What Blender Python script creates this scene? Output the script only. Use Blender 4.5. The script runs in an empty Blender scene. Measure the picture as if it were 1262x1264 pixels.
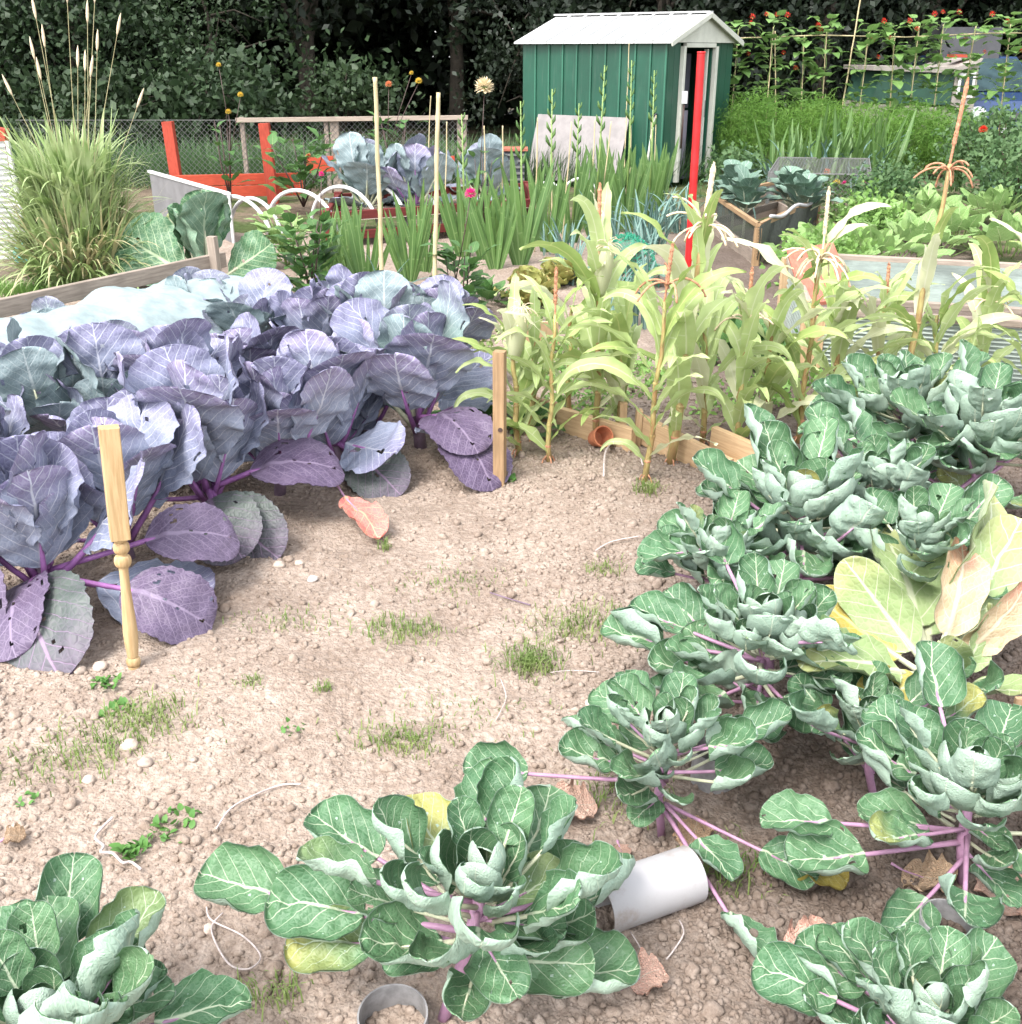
import bpy, math, random
import numpy as np
from mathutils import Vector, Matrix, Quaternion

# ------------------------------------------------------------------ camera, sky, sun, exposure
SC = bpy.context.scene
COL = SC.collection
CAM_H, PITCH, FOC = 1.5, math.radians(23.7), 1300.0
cam = bpy.data.cameras.new('camera'); camo = bpy.data.objects.new('camera', cam); COL.objects.link(camo)
camo.location = (0, 0, CAM_H); camo.rotation_euler = (math.pi/2 - PITCH, 0, 0)
cam.sensor_fit = 'HORIZONTAL'; cam.sensor_width = 36.0; cam.lens = 36.0*FOC/1262.0
cam.clip_start = 0.05; cam.clip_end = 500
SC.camera = camo

SUN_EL, SUN_AZ = math.radians(56), math.radians(-140)      # azimuth: atan2(x, y) of the place the light comes from
world = bpy.data.worlds.new('World'); SC.world = world; world.use_nodes = True
wn = world.node_tree; bg = wn.nodes['Background']
sky = wn.nodes.new('ShaderNodeTexSky'); sky.sky_type = 'NISHITA'; sky.sun_disc = False
sky.sun_elevation = SUN_EL; sky.sun_rotation = SUN_AZ; sky.air_density = 1.0; sky.dust_density = 2.0
hs = wn.nodes.new('ShaderNodeHueSaturation'); hs.inputs['Saturation'].default_value = 0.22   # bright thin cloud
wn.links.new(sky.outputs[0], hs.inputs['Color']); wn.links.new(hs.outputs[0], bg.inputs['Color'])
bg.inputs['Strength'].default_value = 0.15
sd = bpy.data.lights.new('sun', 'SUN'); sd.energy = 0.95; sd.angle = math.radians(22); sd.color = (1.0, 0.955, 0.9)
suno = bpy.data.objects.new('sun', sd); COL.objects.link(suno)
sdir = Vector((math.sin(SUN_AZ)*math.cos(SUN_EL), math.cos(SUN_AZ)*math.cos(SUN_EL), math.sin(SUN_EL)))
suno.rotation_euler = sdir.to_track_quat('Z', 'Y').to_euler(); suno.location = (-6, -8, 12)
SC.view_settings.view_transform = 'Standard'; SC.view_settings.look = 'None'
SC.view_settings.gamma = 1.0; SC.view_settings.use_curve_mapping = False
SC.view_settings.exposure = 2.25
SC.cycles.max_bounces = 8; SC.cycles.transparent_max_bounces = 12

# ------------------------------------------------------------------ helpers
rng = np.random.default_rng(11); random.seed(5)
R = math.radians
def U(a, b): return random.uniform(a, b)
def G(px, py, z=0.0):
    """point on the level plane z seen at photo pixel px, py"""
    sp, cp = math.sin(PITCH), math.cos(PITCH)
    a = (px-631)/FOC; b = (py-632)/FOC
    d = Vector((a, cp - b*sp, -sp - b*cp))
    t = (z - CAM_H)/d.z
    return Vector((0, 0, CAM_H)) + d*t
def D(px, py, y):
    """point seen at photo pixel px, py standing on the upright plane at distance y"""
    sp, cp = math.sin(PITCH), math.cos(PITCH)
    a = (px-631)/FOC; b = (py-632)/FOC
    d = Vector((a, cp - b*sp, -sp - b*cp))
    return Vector((0, 0, CAM_H)) + d*(y/d.y)

def smooth_noise(x, y, seed=0):
    """value noise, numpy, period-free"""
    xi = np.floor(x).astype(np.int64); yi = np.floor(y).astype(np.int64)
    fx = x-xi; fy = y-yi; fx = fx*fx*(3-2*fx); fy = fy*fy*(3-2*fy)
    def h(a, b):
        n = (a*374761393 + b*668265263 + seed*974711) & 0x7fffffff
        n = ((n ^ (n >> 13))*1274126177) & 0x7fffffff
        return ((n ^ (n >> 16)) & 0xffff)/65535.0
    return (h(xi, yi)*(1-fx)+h(xi+1, yi)*fx)*(1-fy)+(h(xi, yi+1)*(1-fx)+h(xi+1, yi+1)*fx)*fy
def soil_h(x, y):
    x = np.asarray(x, float); y = np.asarray(y, float)
    h = 0.05*(smooth_noise(x*1.3, y*1.3, 3)-.5) + 0.022*(smooth_noise(x*6, y*6, 5)-.5) + 0.012*(smooth_noise(x*19, y*19, 6)-.5)
    loose = np.clip(smooth_noise(x*2.1+4, y*2.1, 9)*1.7-.35, .25, 1)
    h = h + .028*np.exp(-((x-.9+.1*(y-2))/.45)**2)/(1+np.exp((y-4)*8))      # earth drawn up in the planted bed
    return h*.7 + loose*(0.012*(smooth_noise(x*44, y*44, 7)-.5) + .007*(smooth_noise(x*90, y*90, 8)-.5))
def SH(p): return float(soil_h(p[0], p[1]))

class MB:
    def __init__(s): s.v = []; s.f = []; s.m = []; s.uv = []
    def add(s, vs, fs, mi=0, uv=None):
        o = len(s.v); s.v.extend([tuple(map(float, q)) for q in vs]); s.f.extend([tuple(i+o for i in q) for q in fs]); s.m.extend([mi]*len(fs))
        s.uv.extend(uv if uv is not None else [(0, 0)]*len(vs)); return s
    def box(s, c, sz, rot=None, mi=0):
        hx, hy, hz = sz[0]/2, sz[1]/2, sz[2]/2; c = Vector(c); vs = []
        for x in (-hx, hx):
            for y in (-hy, hy):
                for z in (-hz, hz):
                    p = Vector((x, y, z)); vs.append((rot @ p if rot else p) + c)
        return s.add(vs, [(0,1,3,2),(4,6,7,5),(0,4,5,1),(2,3,7,6),(0,2,6,4),(1,5,7,3)], mi)
    def bar(s, a, b, w, h, up=(0,0,1), mi=0, ch=0.0):
        """chamfered bar from a to b, w across, h along up"""
        a = Vector(a); b = Vector(b); d = (b-a).normalized(); up = Vector(up)
        x = d.cross(up)
        if x.length < 1e-4: x = d.cross(Vector((0,1,0)))
        x.normalize(); u = x.cross(d).normalized(); ch = ch or min(w, h)*.07
        pr = [(-w/2+ch,-h/2),(w/2-ch,-h/2),(w/2,-h/2+ch),(w/2,h/2-ch),(w/2-ch,h/2),(-w/2+ch,h/2),(-w/2,h/2-ch),(-w/2,-h/2+ch)]
        vs = [a+x*p+u*q for p, q in pr]+[b+x*p+u*q for p, q in pr]
        fs = [(i, (i+1) % 8, 8+(i+1) % 8, 8+i) for i in range(8)]+[tuple(range(7,-1,-1)), tuple(range(8,16))]
        o_ = (a.x*3.1+a.y*1.7+a.z) % 5; pv = [0, w, w+.01, w+h, w+h+.01, 2*w+h, 2*w+h+.01, 2*w+2*h]; L = (b-a).length
        return s.add(vs, fs, mi, [(o_, o_+q) for q in pv]+[(o_+L, o_+q) for q in pv])
    def tube(s, pts, rad, n=8, mi=0, cap=True):
        pts = [Vector(p) for p in pts]; k = len(pts)
        if not hasattr(rad, '__len__'): rad = [rad]*k
        vs = []; nrm = None
        for i in range(k):
            t = (pts[min(i+1,k-1)]-pts[max(i-1,0)])
            t = t.normalized() if t.length > 1e-9 else Vector((0,0,1))
            if nrm is None:
                nrm = t.cross(Vector((0,0,1)) if abs(t.z) < .9 else Vector((1,0,0))).normalized()
            nrm = (nrm - t*nrm.dot(t)).normalized(); bn = t.cross(nrm)
            for j in range(n):
                a = 2*math.pi*j/n; vs.append(pts[i]+(nrm*math.cos(a)+bn*math.sin(a))*rad[i])
        fs = [(i*n+j, i*n+(j+1) % n, (i+1)*n+(j+1) % n, (i+1)*n+j) for i in range(k-1) for j in range(n)]
        if cap: fs += [tuple(range(n-1,-1,-1)), tuple((k-1)*n+j for j in range(n))]
        return s.add(vs, fs, mi, [(j/n, i/max(1,k-1)) for i in range(k) for j in range(n)])
    def lathe(s, prof, n=20, mi=0):
        """profile (r, z) turned about z"""
        vs = [(r*math.cos(2*math.pi*j/n), r*math.sin(2*math.pi*j/n), z) for r, z in prof for j in range(n)]; k = len(prof)
        fs = [(i*n+j, i*n+(j+1) % n, (i+1)*n+(j+1) % n, (i+1)*n+j) for i in range(k-1) for j in range(n)]
        return s.add(vs, fs, mi)
    def grid(s, P, mi=0, uv=None, flip=False):
        a, b = P.shape[0], P.shape[1]
        fs = [(i*b+j, i*b+j+1, (i+1)*b+j+1, (i+1)*b+j) for i in range(a-1) for j in range(b-1)]
        if flip: fs = [q[::-1] for q in fs]
        return s.add(P.reshape(-1, 3), fs, mi, None if uv is None else [tuple(q) for q in uv.reshape(-1, 2)])
    def mesh(s, name, mats, smooth=False):
        me = bpy.data.meshes.new(name); me.from_pydata(s.v, [], s.f)
        for m in mats: me.materials.append(m)
        if len(mats) > 1: me.polygons.foreach_set('material_index', s.m)
        u = me.uv_layers.new(name='UVMap'); li = np.empty(len(me.loops), np.int32); me.loops.foreach_get('vertex_index', li)
        u.data.foreach_set('uv', np.array(s.uv, np.float32)[li].ravel())
        if smooth: me.polygons.foreach_set('use_smooth', [True]*len(me.polygons))
        me.update(); return me
    def build(s, name, mats, parent=None, smooth=False):
        if not isinstance(mats, (list, tuple)): mats = [mats]
        return put(name, s.mesh(name, mats, smooth), parent)

def big_mesh(name, V, F, mat, smooth=False):
    V = np.ascontiguousarray(V, np.float32); F = np.ascontiguousarray(F, np.int32); k = F.shape[1]
    me = bpy.data.meshes.new(name); me.vertices.add(len(V)); me.vertices.foreach_set('co', V.ravel())
    me.loops.add(F.size); me.loops.foreach_set('vertex_index', F.ravel())
    me.polygons.add(len(F)); me.polygons.foreach_set('loop_start', np.arange(0, F.size, k, dtype=np.int32))
    if smooth: me.polygons.foreach_set('use_smooth', np.ones(len(F), bool))
    me.materials.append(mat); me.update(calc_edges=True); me.validate(); return me

def put(name, me, parent=None, M=None):
    """link a mesh; world coordinates in, stored relative to its parent's base"""
    o = bpy.data.objects.new(name, me); COL.objects.link(o)
    M = M or Matrix()
    if parent is not None:
        o.parent = parent; o.matrix_basis = BASE[parent.name].inverted() @ M
    else: o.matrix_basis = M
    BASE[o.name] = M
    return o
BASE = {}
def tag(o, label, cat, group=None):
    o['label'] = label; o['category'] = cat
    if group: o['group'] = group
    return o
def thing(name, label, cat, loc, group=None, M=None):
    o = bpy.data.objects.new(name, None); COL.objects.link(o); o.empty_display_size = .1
    M = M or Matrix.Translation(Vector(loc)); o.matrix_basis = M; BASE[o.name] = M
    return tag(o, label, cat, group)
def struct(o): o['kind'] = 'structure'; return o
def stuff(o): o['kind'] = 'stuff'; return o

# ------------------------------------------------------------------ materials
class NT:
    def __init__(s, name):
        s.mat = bpy.data.materials.new(name); s.mat.use_nodes = True; s.t = s.mat.node_tree; s.t.nodes.clear()
        s.out = s.t.nodes.new('ShaderNodeOutputMaterial')
    def n(s, typ, ins=None, **kw):
        x = s.t.nodes.new('ShaderNode'+typ)
        for k, v in kw.items(): setattr(x, k, v)
        for k, v in (ins or {}).items(): s.set(x.inputs[k], v)
        return x
    def set(s, sock, v):
        if isinstance(v, bpy.types.NodeSocket): s.t.links.new(v, sock)
        else:
            if sock.type == 'RGBA' and len(v) == 3: v = (*v, 1)
            sock.default_value = v
    def m(s, op, a, b=0.0, c=0.0):
        x = s.n('Math', operation=op); s.set(x.inputs[0], a); s.set(x.inputs[1], b); s.set(x.inputs[2], c); return x.outputs[0]
    def ramp(s, v, lo, hi, a=0.0, b=1.0):
        x = s.n('MapRange', {'Value': v, 'From Min': lo, 'From Max': hi, 'To Min': a, 'To Max': b}); x.interpolation_type = 'SMOOTHSTEP'; return x.outputs[0]
    def mix(s, f, a, b, mode='MIX'):
        x = s.n('Mix', data_type='RGBA', blend_type=mode); s.set(x.inputs[0], f); s.set(x.inputs[6], a); s.set(x.inputs[7], b); return x.outputs[2]
    def noise(s, vec, scale, detail=3, rough=.55):
        return s.n('TexNoise', {'Vector': vec, 'Scale': scale, 'Detail': detail, 'Roughness': rough}).outputs['Fac']
    def obj(s): return s.n('TexCoord').outputs['Object']
    def uv(s): return s.n('TexCoord').outputs['UV']
    def rnd(s): return s.n('ObjectInfo').outputs['Random']
    def bump(s, h, strength=.3, dist=.01): return s.n('Bump', {'Height': h, 'Strength': strength, 'Distance': dist}).outputs[0]
    def finish(s, col, rough=.6, normal=None, trans=0.0, spec=.5, metal=0.0, tcol=None):
        p = s.n('BsdfPrincipled', {'Base Color': col, 'Roughness': rough, 'Specular IOR Level': spec, 'Metallic': metal})
        if normal is not None: s.set(p.inputs['Normal'], normal)
        sh = p.outputs[0]
        if trans:
            tr = s.n('BsdfTranslucent', {'Color': tcol if tcol is not None else col})
            mx = s.n('MixShader', {0: trans}); s.t.links.new(sh, mx.inputs[1]); s.t.links.new(tr.outputs[0], mx.inputs[2]); sh = mx.outputs[0]
        s.t.links.new(sh, s.out.inputs['Surface']); return s.mat

def plain(name, col, rough=.6, var=.25, scale=12, bump=.15, spec=.4, metal=0, trans=0, randv=0.0, dist=.004):
    t = NT(name); c = t.obj(); f = t.noise(c, scale, 5, .65)
    dark = tuple(q*(1-var) for q in col); lite = tuple(min(1, q*(1+var)) for q in col)
    k = t.mix(t.ramp(f, .3, .7), dark, lite)
    if randv:
        r = t.rnd(); k = t.mix(1.0, k, t.n('CombineColor', {0: t.ramp(r, 0, 1, 1-randv, 1+randv), 1: t.ramp(r, 0, 1, 1-randv, 1+randv), 2: t.ramp(r, 0, 1, 1-randv, 1+randv)}).outputs[0], 'MULTIPLY')
    return t.finish(k, rough, t.bump(f, bump, dist) if bump else None, trans, spec, metal)

def wood(name, col, dark, scale=(40, 40, 3), rough=.7):
    t = NT(name); c = t.obj()
    mp = t.n('Mapping', {'Vector': c if scale[2] < 10 else t.uv(), 'Scale': scale}).outputs[0]
    f = t.noise(mp, 2.2, 6, .65); g = t.noise(c, 5, 3); r = t.rnd()
    k = t.mix(t.ramp(f, .32, .68), dark, col); k = t.mix(t.ramp(g, .45, .8, 0, .55), k, tuple(q*.6 for q in dark))
    k = t.mix(t.ramp(r, 0, 1, 0, .25), k, tuple(min(1, q*1.3) for q in col))
    return t.finish(k, rough, t.bump(f, .35, .003), 0, .3)

def leafmat(name, c1, c2, vein, N=6, k=6.5, mid=.045, lat=.07, tert=.35, ts=22, trans=.18, rough=.5, patch=None, edge=None, vstr=1.0, bumps=.35, spec=.35, age=None):
    """uv: u = across in leaf lengths, v = along 0..1; c1..c2 vary per leaf and over the blade"""
    t = NT(name); uv = t.uv(); sep = t.n('SeparateXYZ', {0: uv})
    nz = t.n('TexNoise', {'Vector': uv, 'Scale': 7.0, 'Detail': 2.0})
    wob = t.m('MULTIPLY_ADD', nz.outputs['Fac'], .05, -.025)
    u = t.m('ADD', sep.outputs[0], t.m('MULTIPLY', wob, .35)); v = t.m('ADD', sep.outputs[1], wob); au = t.m('ABSOLUTE', u)
    mw = t.m('MULTIPLY_ADD', v, -mid*.85, mid)
    mm = t.ramp(au, t.m('MULTIPLY', mw, .35), mw, 1, 0)
    p = t.m('SUBTRACT', t.m('MULTIPLY', v, float(N)), t.m('MULTIPLY', au, float(k)))
    p = t.m('ADD', p, t.m('MULTIPLY', t.m('SIGN', u), .22))
    f = t.m('ABSOLUTE', t.m('SUBTRACT', t.m('FRACT', t.m('ADD', p, 20.0)), .5))
    lw = t.m('MAXIMUM', t.m('MULTIPLY_ADD', au, -lat*1.6, lat), lat*.28)
    lm = t.ramp(f, t.m('MULTIPLY', lw, .3), lw, 1, 0)
    vo = t.n('TexVoronoi', {'Vector': t.n('Mapping', {'Vector': uv, 'Scale': (1.0, .8, 1)}).outputs[0], 'Scale': float(ts), 'Randomness': .9}, feature='DISTANCE_TO_EDGE').outputs['Distance']
    tm = t.m('MULTIPLY', t.ramp(vo, .0, .11, 1, 0), tert)
    vm = t.m('MAXIMUM', t.m('MAXIMUM', mm, t.m('MULTIPLY', lm, .8)), tm)
    vm = t.m('MULTIPLY', vm, vstr)
    n2 = t.noise(t.obj(), 9, 4); r = t.rnd()
    f2 = t.m('ADD', t.m('MULTIPLY', t.ramp(n2, .3, .7), .5), t.m('MULTIPLY', r, .5))
    base = t.mix(f2, c1, c2)
    if age is not None: base = t.mix(t.m('MULTIPLY', t.ramp(r, .92, 1.0), t.ramp(t.m('ADD', n2, t.m('MULTIPLY', sep.outputs[1], .5)), .5, .95)), base, age)
    if patch is not None:
        base = t.mix(t.ramp(t.noise(t.obj(), 14, 5, .7), .56, .72, 0, .75), base, patch)
    if edge is not None:
        e = t.m('MULTIPLY', t.ramp(t.m('ADD', sep.outputs[1], t.m('MULTIPLY', nz.outputs['Fac'], .25)), .62, 1.1), .85)
        base = t.mix(e, base, edge)
    col = t.mix(vm, base, vein)
    hgt = t.m('ADD', t.m('MULTIPLY', vm, -.6), t.m('MULTIPLY', t.ramp(vo, 0, .4), .5))
    hgt = t.m('ADD', hgt, t.m('MULTIPLY', n2, .8))
    return t.finish(col, rough, t.bump(hgt, bumps, .004), trans, spec)

M = {}
M['wood_pale'] = wood('pale_pine', (.45, .315, .17), (.29, .185, .085))
M['wood_stake'] = wood('stake_pine', (.32, .21, .115), (.20, .125, .065), (3, 40, 40))
M['wood_old'] = wood('weathered_plank', (.30, .245, .20), (.19, .15, .12), (3, 40, 40))
M['wood_board'] = wood('sawn_board', (.50, .35, .21), (.34, .22, .12), (3, 40, 40))
M['bamboo'] = wood('bamboo', (.46, .39, .24), (.36, .29, .16), (30, 30, 4))
M['redpaint'] = wood('red_painted_wood', (.36, .055, .03), (.24, .032, .018), (6, 30, 30))
M['orangepaint'] = wood('orange_red_painted_board', (.40, .060, .028), (.28, .038, .018), (6, 30, 30))
M['maroon'] = wood('maroon_painted_rail', (.13, .022, .018), (.085, .013, .011), (6, 30, 30))
M['pinkboard'] = wood('faded_red_board', (.36, .13, .085), (.26, .08, .05), (6, 30, 30))
M['white_plastic'] = plain('white_plastic', (.52, .52, .51), .4, .1, 6, .05)
M['pvc'] = plain('grey_pvc', (.42, .41, .415), .35, .14, 18, .05)
def muddy(name, col):
    t = NT(name); c = t.obj(); f = t.noise(c, 11, 6, .7); g2 = t.noise(c, 55, 4, .7)
    k = t.mix(t.ramp(f, .5, .68, 0, .55), col, (.22, .165, .125)); k = t.mix(t.ramp(g2, .6, .75, 0, .35), k, (.2, .155, .12)); return t.finish(k, .45, t.bump(g2, .1, .002), 0, .4)
M['pvc'] = muddy('scuffed_grey_pvc', (.34, .33, .335))
M['pvc_dirty'] = plain('grey_pvc_dirty', (.20, .195, .195), .45, .3, 30, .1)
M['grey_sheet'] = plain('grey_sheet', (.15, .145, .15), .5, .15, 6, .05)
M['red_pipe'] = plain('red_pipe', (.46, .016, .018), .32, .3, 6, .05)
M['fleece'] = plain('white_fleece', (.30, .365, .37), .9, .14, 14, .5, .1, trans=.25)
M['string'] = plain('pale_string', (.42, .36, .34), .85, .25, 60, 0)
M['wire'] = plain('galvanised_wire', (.13, .13, .125), .5, .15, 30, 0)
M['net_dark'] = plain('dark_netting', (.05, .055, .045), .8, .3, 40, 0)
M['net_green'] = plain('green_netting', (.02, .26, .15), .7, .2, 40, 0, trans=.2)
M['terracotta'] = plain('terracotta', (.42, .15, .075), .75, .2, 20, .1)
M['stone_white'] = plain('white_stone', (.62, .57, .53), .8, .1, 60, .3)
M['stone'] = plain('stone', (.36, .29, .24), .9, .25, 60, .4, randv=.2)
M['bark'] = plain('bark', (.035, .028, .02), .9, .4, 14, .6, dist=.03)
M['stem_green'] = plain('green_stem', (.16, .24, .07), .5, .2, 20, 0)
M['stem_dark'] = plain('dark_stem', (.06, .035, .03), .5, .2, 20, 0)
M['stem_cab'] = plain('cabbage_stem', (.15, .10, .14), .6, .3, 20, .2)
M['petiole'] = plain('mauve_petiole', (.36, .20, .30), .45, .2, 25, 0)
M['petiole_pale'] = plain('pale_petiole', (.45, .46, .32), .45, .15, 25, 0)
M['petiole_purple'] = plain('purple_petiole', (.24, .10, .26), .45, .2, 25, 0)
M['stalk_corn'] = wood('corn_stalk', (.34, .30, .12), (.24, .13, .06), (20, 20, 6), .5)
M['tassel'] = plain('cream_tassel', (.58, .47, .33), .8, .2, 60, .2)
M['tassel_red'] = plain('rusty_tassel', (.40, .19, .11), .8, .35, 90, .4)
M['glass'] = plain('dark_glass', (.03, .05, .055), .15, .3, 3, 0, .25)
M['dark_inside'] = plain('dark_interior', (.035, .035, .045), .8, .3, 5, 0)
M['cardboard'] = plain('tan_board', (.48, .33, .20), .8, .1, 12, .1)
M['blue_bag'] = plain('turquoise_bag', (.10, .46, .50), .5, .5, 18, .2)

# soil
def soil_mat(name, mul=1.0, rough=True):
    t = NT(name); c = t.obj()
    a = t.noise(c, 3.0, 6, .65); b = t.noise(c, 46, 5, .7); d = t.noise(c, 190, 3, .6)
    col = t.mix(t.ramp(a, .3, .72), tuple(q*mul for q in (.278, .222, .182)), tuple(q*mul for q in (.395, .328, .276)))
    col = t.mix(t.ramp(b, .36, .7), t.mix(1, col, (.70, .66, .63), 'MULTIPLY'), col)
    # darker sprout bed on the right: moist earth plus painted shade of its plants
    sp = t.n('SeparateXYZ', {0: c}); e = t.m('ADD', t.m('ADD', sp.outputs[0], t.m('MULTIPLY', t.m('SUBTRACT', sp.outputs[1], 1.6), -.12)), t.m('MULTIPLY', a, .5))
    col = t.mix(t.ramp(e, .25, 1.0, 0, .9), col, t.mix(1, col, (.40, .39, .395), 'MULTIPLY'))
    wv = t.n('VectorMath', {0: c, 1: t.n('TexNoise', {'Vector': c, 'Scale': 30.0}).outputs['Color']}, operation='MULTIPLY_ADD')
    t.set(wv.inputs[1], (1, 1, 1)); cc = t.n('VectorMath', operation='ADD'); t.set(cc.inputs[0], c)
    sc_ = t.n('VectorMath', operation='SCALE'); t.set(sc_.inputs[0], t.n('TexNoise', {'Vector': c, 'Scale': 40.0}).outputs['Color']); t.set(sc_.inputs['Scale'], .012); t.t.links.new(sc_.outputs[0], cc.inputs[1])
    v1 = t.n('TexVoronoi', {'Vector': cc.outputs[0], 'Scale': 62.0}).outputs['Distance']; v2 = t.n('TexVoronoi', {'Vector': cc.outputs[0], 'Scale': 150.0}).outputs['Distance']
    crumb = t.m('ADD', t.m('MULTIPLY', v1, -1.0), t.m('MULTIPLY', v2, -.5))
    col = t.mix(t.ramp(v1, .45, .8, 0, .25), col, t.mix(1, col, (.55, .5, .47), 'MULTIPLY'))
    h = t.m('ADD', t.m('MULTIPLY', b, .8), t.m('ADD', t.m('MULTIPLY', d, .4), crumb if rough else t.m('MULTIPLY', crumb, .15)))
    return t.finish(col, .95, t.bump(h, .6, .012), 0, .15)
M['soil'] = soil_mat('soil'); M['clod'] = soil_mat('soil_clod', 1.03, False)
def ground_mat():
    t = NT('rough_ground'); c = t.obj(); a = t.noise(c, 1.1, 6, .65); b = t.noise(c, 22, 4, .7)
    col = t.mix(t.ramp(a, .42, .6), (.19, .145, .105), (.075, .105, .035)); col = t.mix(t.ramp(b, .3, .75), t.mix(1, col, (.5, .5, .5), 'MULTIPLY'), col)
    return t.finish(col, .95, t.bump(b, .8, .03), 0, .1)
M['ground'] = ground_mat()

# leaves
M['spr_up'] = leafmat('sprout_leaf_upper', (.052, .135, .062), (.122, .232, .112), (.43, .50, .35), 5, 6.0, .036, .060, .08, 20, .2, .45, bumps=.4, age=(.34, .33, .10))
M['spr_dn'] = leafmat('sprout_leaf_under', (.250, .350, .275), (.360, .460, .365), (.42, .49, .38), 5, 6.0, .055, .06, .10, 20, .2, .55, bumps=.45)
M['yel_up'] = leafmat('yellowing_leaf_upper', (.26, .36, .15), (.36, .45, .22), (.56, .60, .42), 6, 6, .045, .06, .15, 20, .25, .5, edge=(.36, .38, .16))
M['yel_dn'] = leafmat('yellowing_leaf_under', (.32, .40, .23), (.42, .47, .30), (.62, .62, .5), 6, 6, .06, .07, .3, 20, .25, .55)
M['old_up'] = leafmat('ochre_leaf', (.46, .33, .055), (.40, .36, .10), (.56, .5, .22), 6, 6, .05, .06, .3, 20, .25, .55)
M['pink_up'] = leafmat('pink_tinged_leaf', (.52, .37, .22), (.56, .44, .30), (.66, .58, .42), 6, 6, .05, .06, .3, 20, .25, .55, edge=(.60, .26, .18))
M['cab_p1'] = leafmat('red_cabbage_inner', (.150, .165, .240), (.265, .300, .395), (.45, .46, .54), 8, 9, .030, .10, .22, 24, .12, .5, edge=(.19, .175, .28), vstr=.95)
M['cab_p2'] = leafmat('red_cabbage_outer', (.185, .200, .280), (.290, .330, .420), (.47, .48, .55), 8, 9, .042, .10, .22, 24, .12, .55, edge=(.215, .17, .285), vstr=1.0)
M['cab_v1'] = leafmat('violet_cabbage_leaf', (.075, .052, .098), (.120, .090, .142), (.23, .18, .26), 8, 9, .05, .08, .4, 24, .1, .5, vstr=.75)
M['cab_t1'] = leafmat('blue_green_cabbage_leaf', (.125, .190, .175), (.215, .295, .275), (.43, .49, .47), 8, 9, .032, .085, .25, 24, .12, .5, edge=(.19, .175, .27), vstr=.8)
M['cab_t2'] = leafmat('blue_green_cabbage_back', (.170, .230, .235), (.245, .305, .320), (.44, .49, .49), 8, 9, .05, .085, .25, 24, .12, .55, vstr=.8)
M['cab_g1'] = leafmat('old_cabbage_leaf', (.070, .086, .080), (.105, .128, .108), (.21, .15, .22), 7, 8, .050, .07, .15, 22, .1, .5, edge=(.095, .075, .105), bumps=.6)
M['grn_up'] = leafmat('green_cabbage_leaf', (.045, .120, .055), (.085, .185, .095), (.36, .45, .28), 7, 8, .045, .09, .3, 20, .15, .45)
M['grn_dn'] = leafmat('green_cabbage_back', (.11, .19, .13), (.17, .27, .19), (.36, .44, .32), 7, 8, .05, .09, .3, 20, .15, .55)
M['corn'] = leafmat('corn_leaf', (.36, .46, .17), (.47, .55, .27), (.55, .60, .36), 1, 0, .012, .01, .0, 60, .40, .5, patch=(.46, .46, .22), bumps=.2)
M['corn2'] = leafmat('corn_leaf_green', (.23, .33, .09), (.36, .44, .16), (.44, .48, .2), 1, 0, .012, .01, .0, 60, .35, .45, bumps=.2)
M['corn3'] = leafmat('corn_leaf_bleached', (.52, .53, .32), (.58, .59, .40), (.62, .62, .46), 1, 0, .012, .01, .0, 60, .35, .5, bumps=.2)
M['glad'] = leafmat('sword_leaf', (.060, .130, .036), (.115, .205, .055), (.16, .25, .09), 1, 0, .012, .01, .0, 60, .3, .45, bumps=.2)
M['leek'] = leafmat('leek_leaf', (.060, .140, .120), (.110, .200, .170), (.20, .29, .25), 1, 0, .02, .01, .0, 60, .2, .45, bumps=.2)
M['dahl'] = leafmat('dahlia_leaf', (.040, .110, .030), (.085, .185, .050), (.15, .24, .08), 6, 6, .03, .05, .15, 20, .25, .45)
M['squash'] = leafmat('squash_leaf', (.16, .29, .085), (.27, .40, .14), (.40, .48, .25), 6, 6, .04, .06, .25, 20, .3, .5)
M['bean'] = leafmat('bean_leaf', (.095, .20, .050), (.17, .30, .085), (.24, .34, .13), 6, 6, .03, .05, .15, 20, .35, .5)
M['lett'] = leafmat('bronze_lettuce_leaf', (.28, .34, .09), (.30, .26, .08), (.36, .38, .15), 6, 6, .03, .06, .2, 22, .3, .45, patch=(.30, .12, .06))
M['dry'] = leafmat('dry_leaf', (.42, .27, .16), (.52, .37, .25), (.56, .44, .32), 6, 6, .03, .06, .5, 18, .2, .8, bumps=1.0)
M['pinkleaf'] = leafmat('pink_dying_leaf', (.60, .16, .15), (.62, .24, .18), (.62, .40, .26), 6, 6, .04, .07, .35, 18, .25, .6, patch=(.52, .34, .10))
M['rosy'] = leafmat('rosy_dry_leaf', (.60, .32, .25), (.62, .42, .33), (.62, .50, .40), 6, 6, .03, .06, .5, 18, .2, .8, bumps=1.0)
def tuft_mat(name, a, b, trans=.3):
    t = NT(name); c = t.obj(); f = t.noise(c, 7, 3); r = t.rnd()
    return t.finish(t.mix(t.m('ADD', t.m('MULTIPLY', t.ramp(f, .3, .7), .7), t.m('MULTIPLY', r, .3)), a, b), .55, None, trans, .3)
M['tuft'] = tuft_mat('weed_grass', (.10, .17, .04), (.24, .29, .10))
M['weed'] = tuft_mat('weed_leaf', (.06, .17, .035), (.15, .28, .07))
M['ornam'] = tuft_mat('striped_grass', (.21, .31, .10), (.46, .52, .29), .3)
M['ornam_dry'] = tuft_mat('dry_grass', (.36, .31, .16), (.50, .46, .28), .3)
M['feather'] = tuft_mat('feathery_leaf', (.085, .20, .030), (.165, .29, .055), .4)
M['bush'] = tuft_mat('bush_leaf', (.04, .095, .035), (.10, .17, .065))
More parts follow.
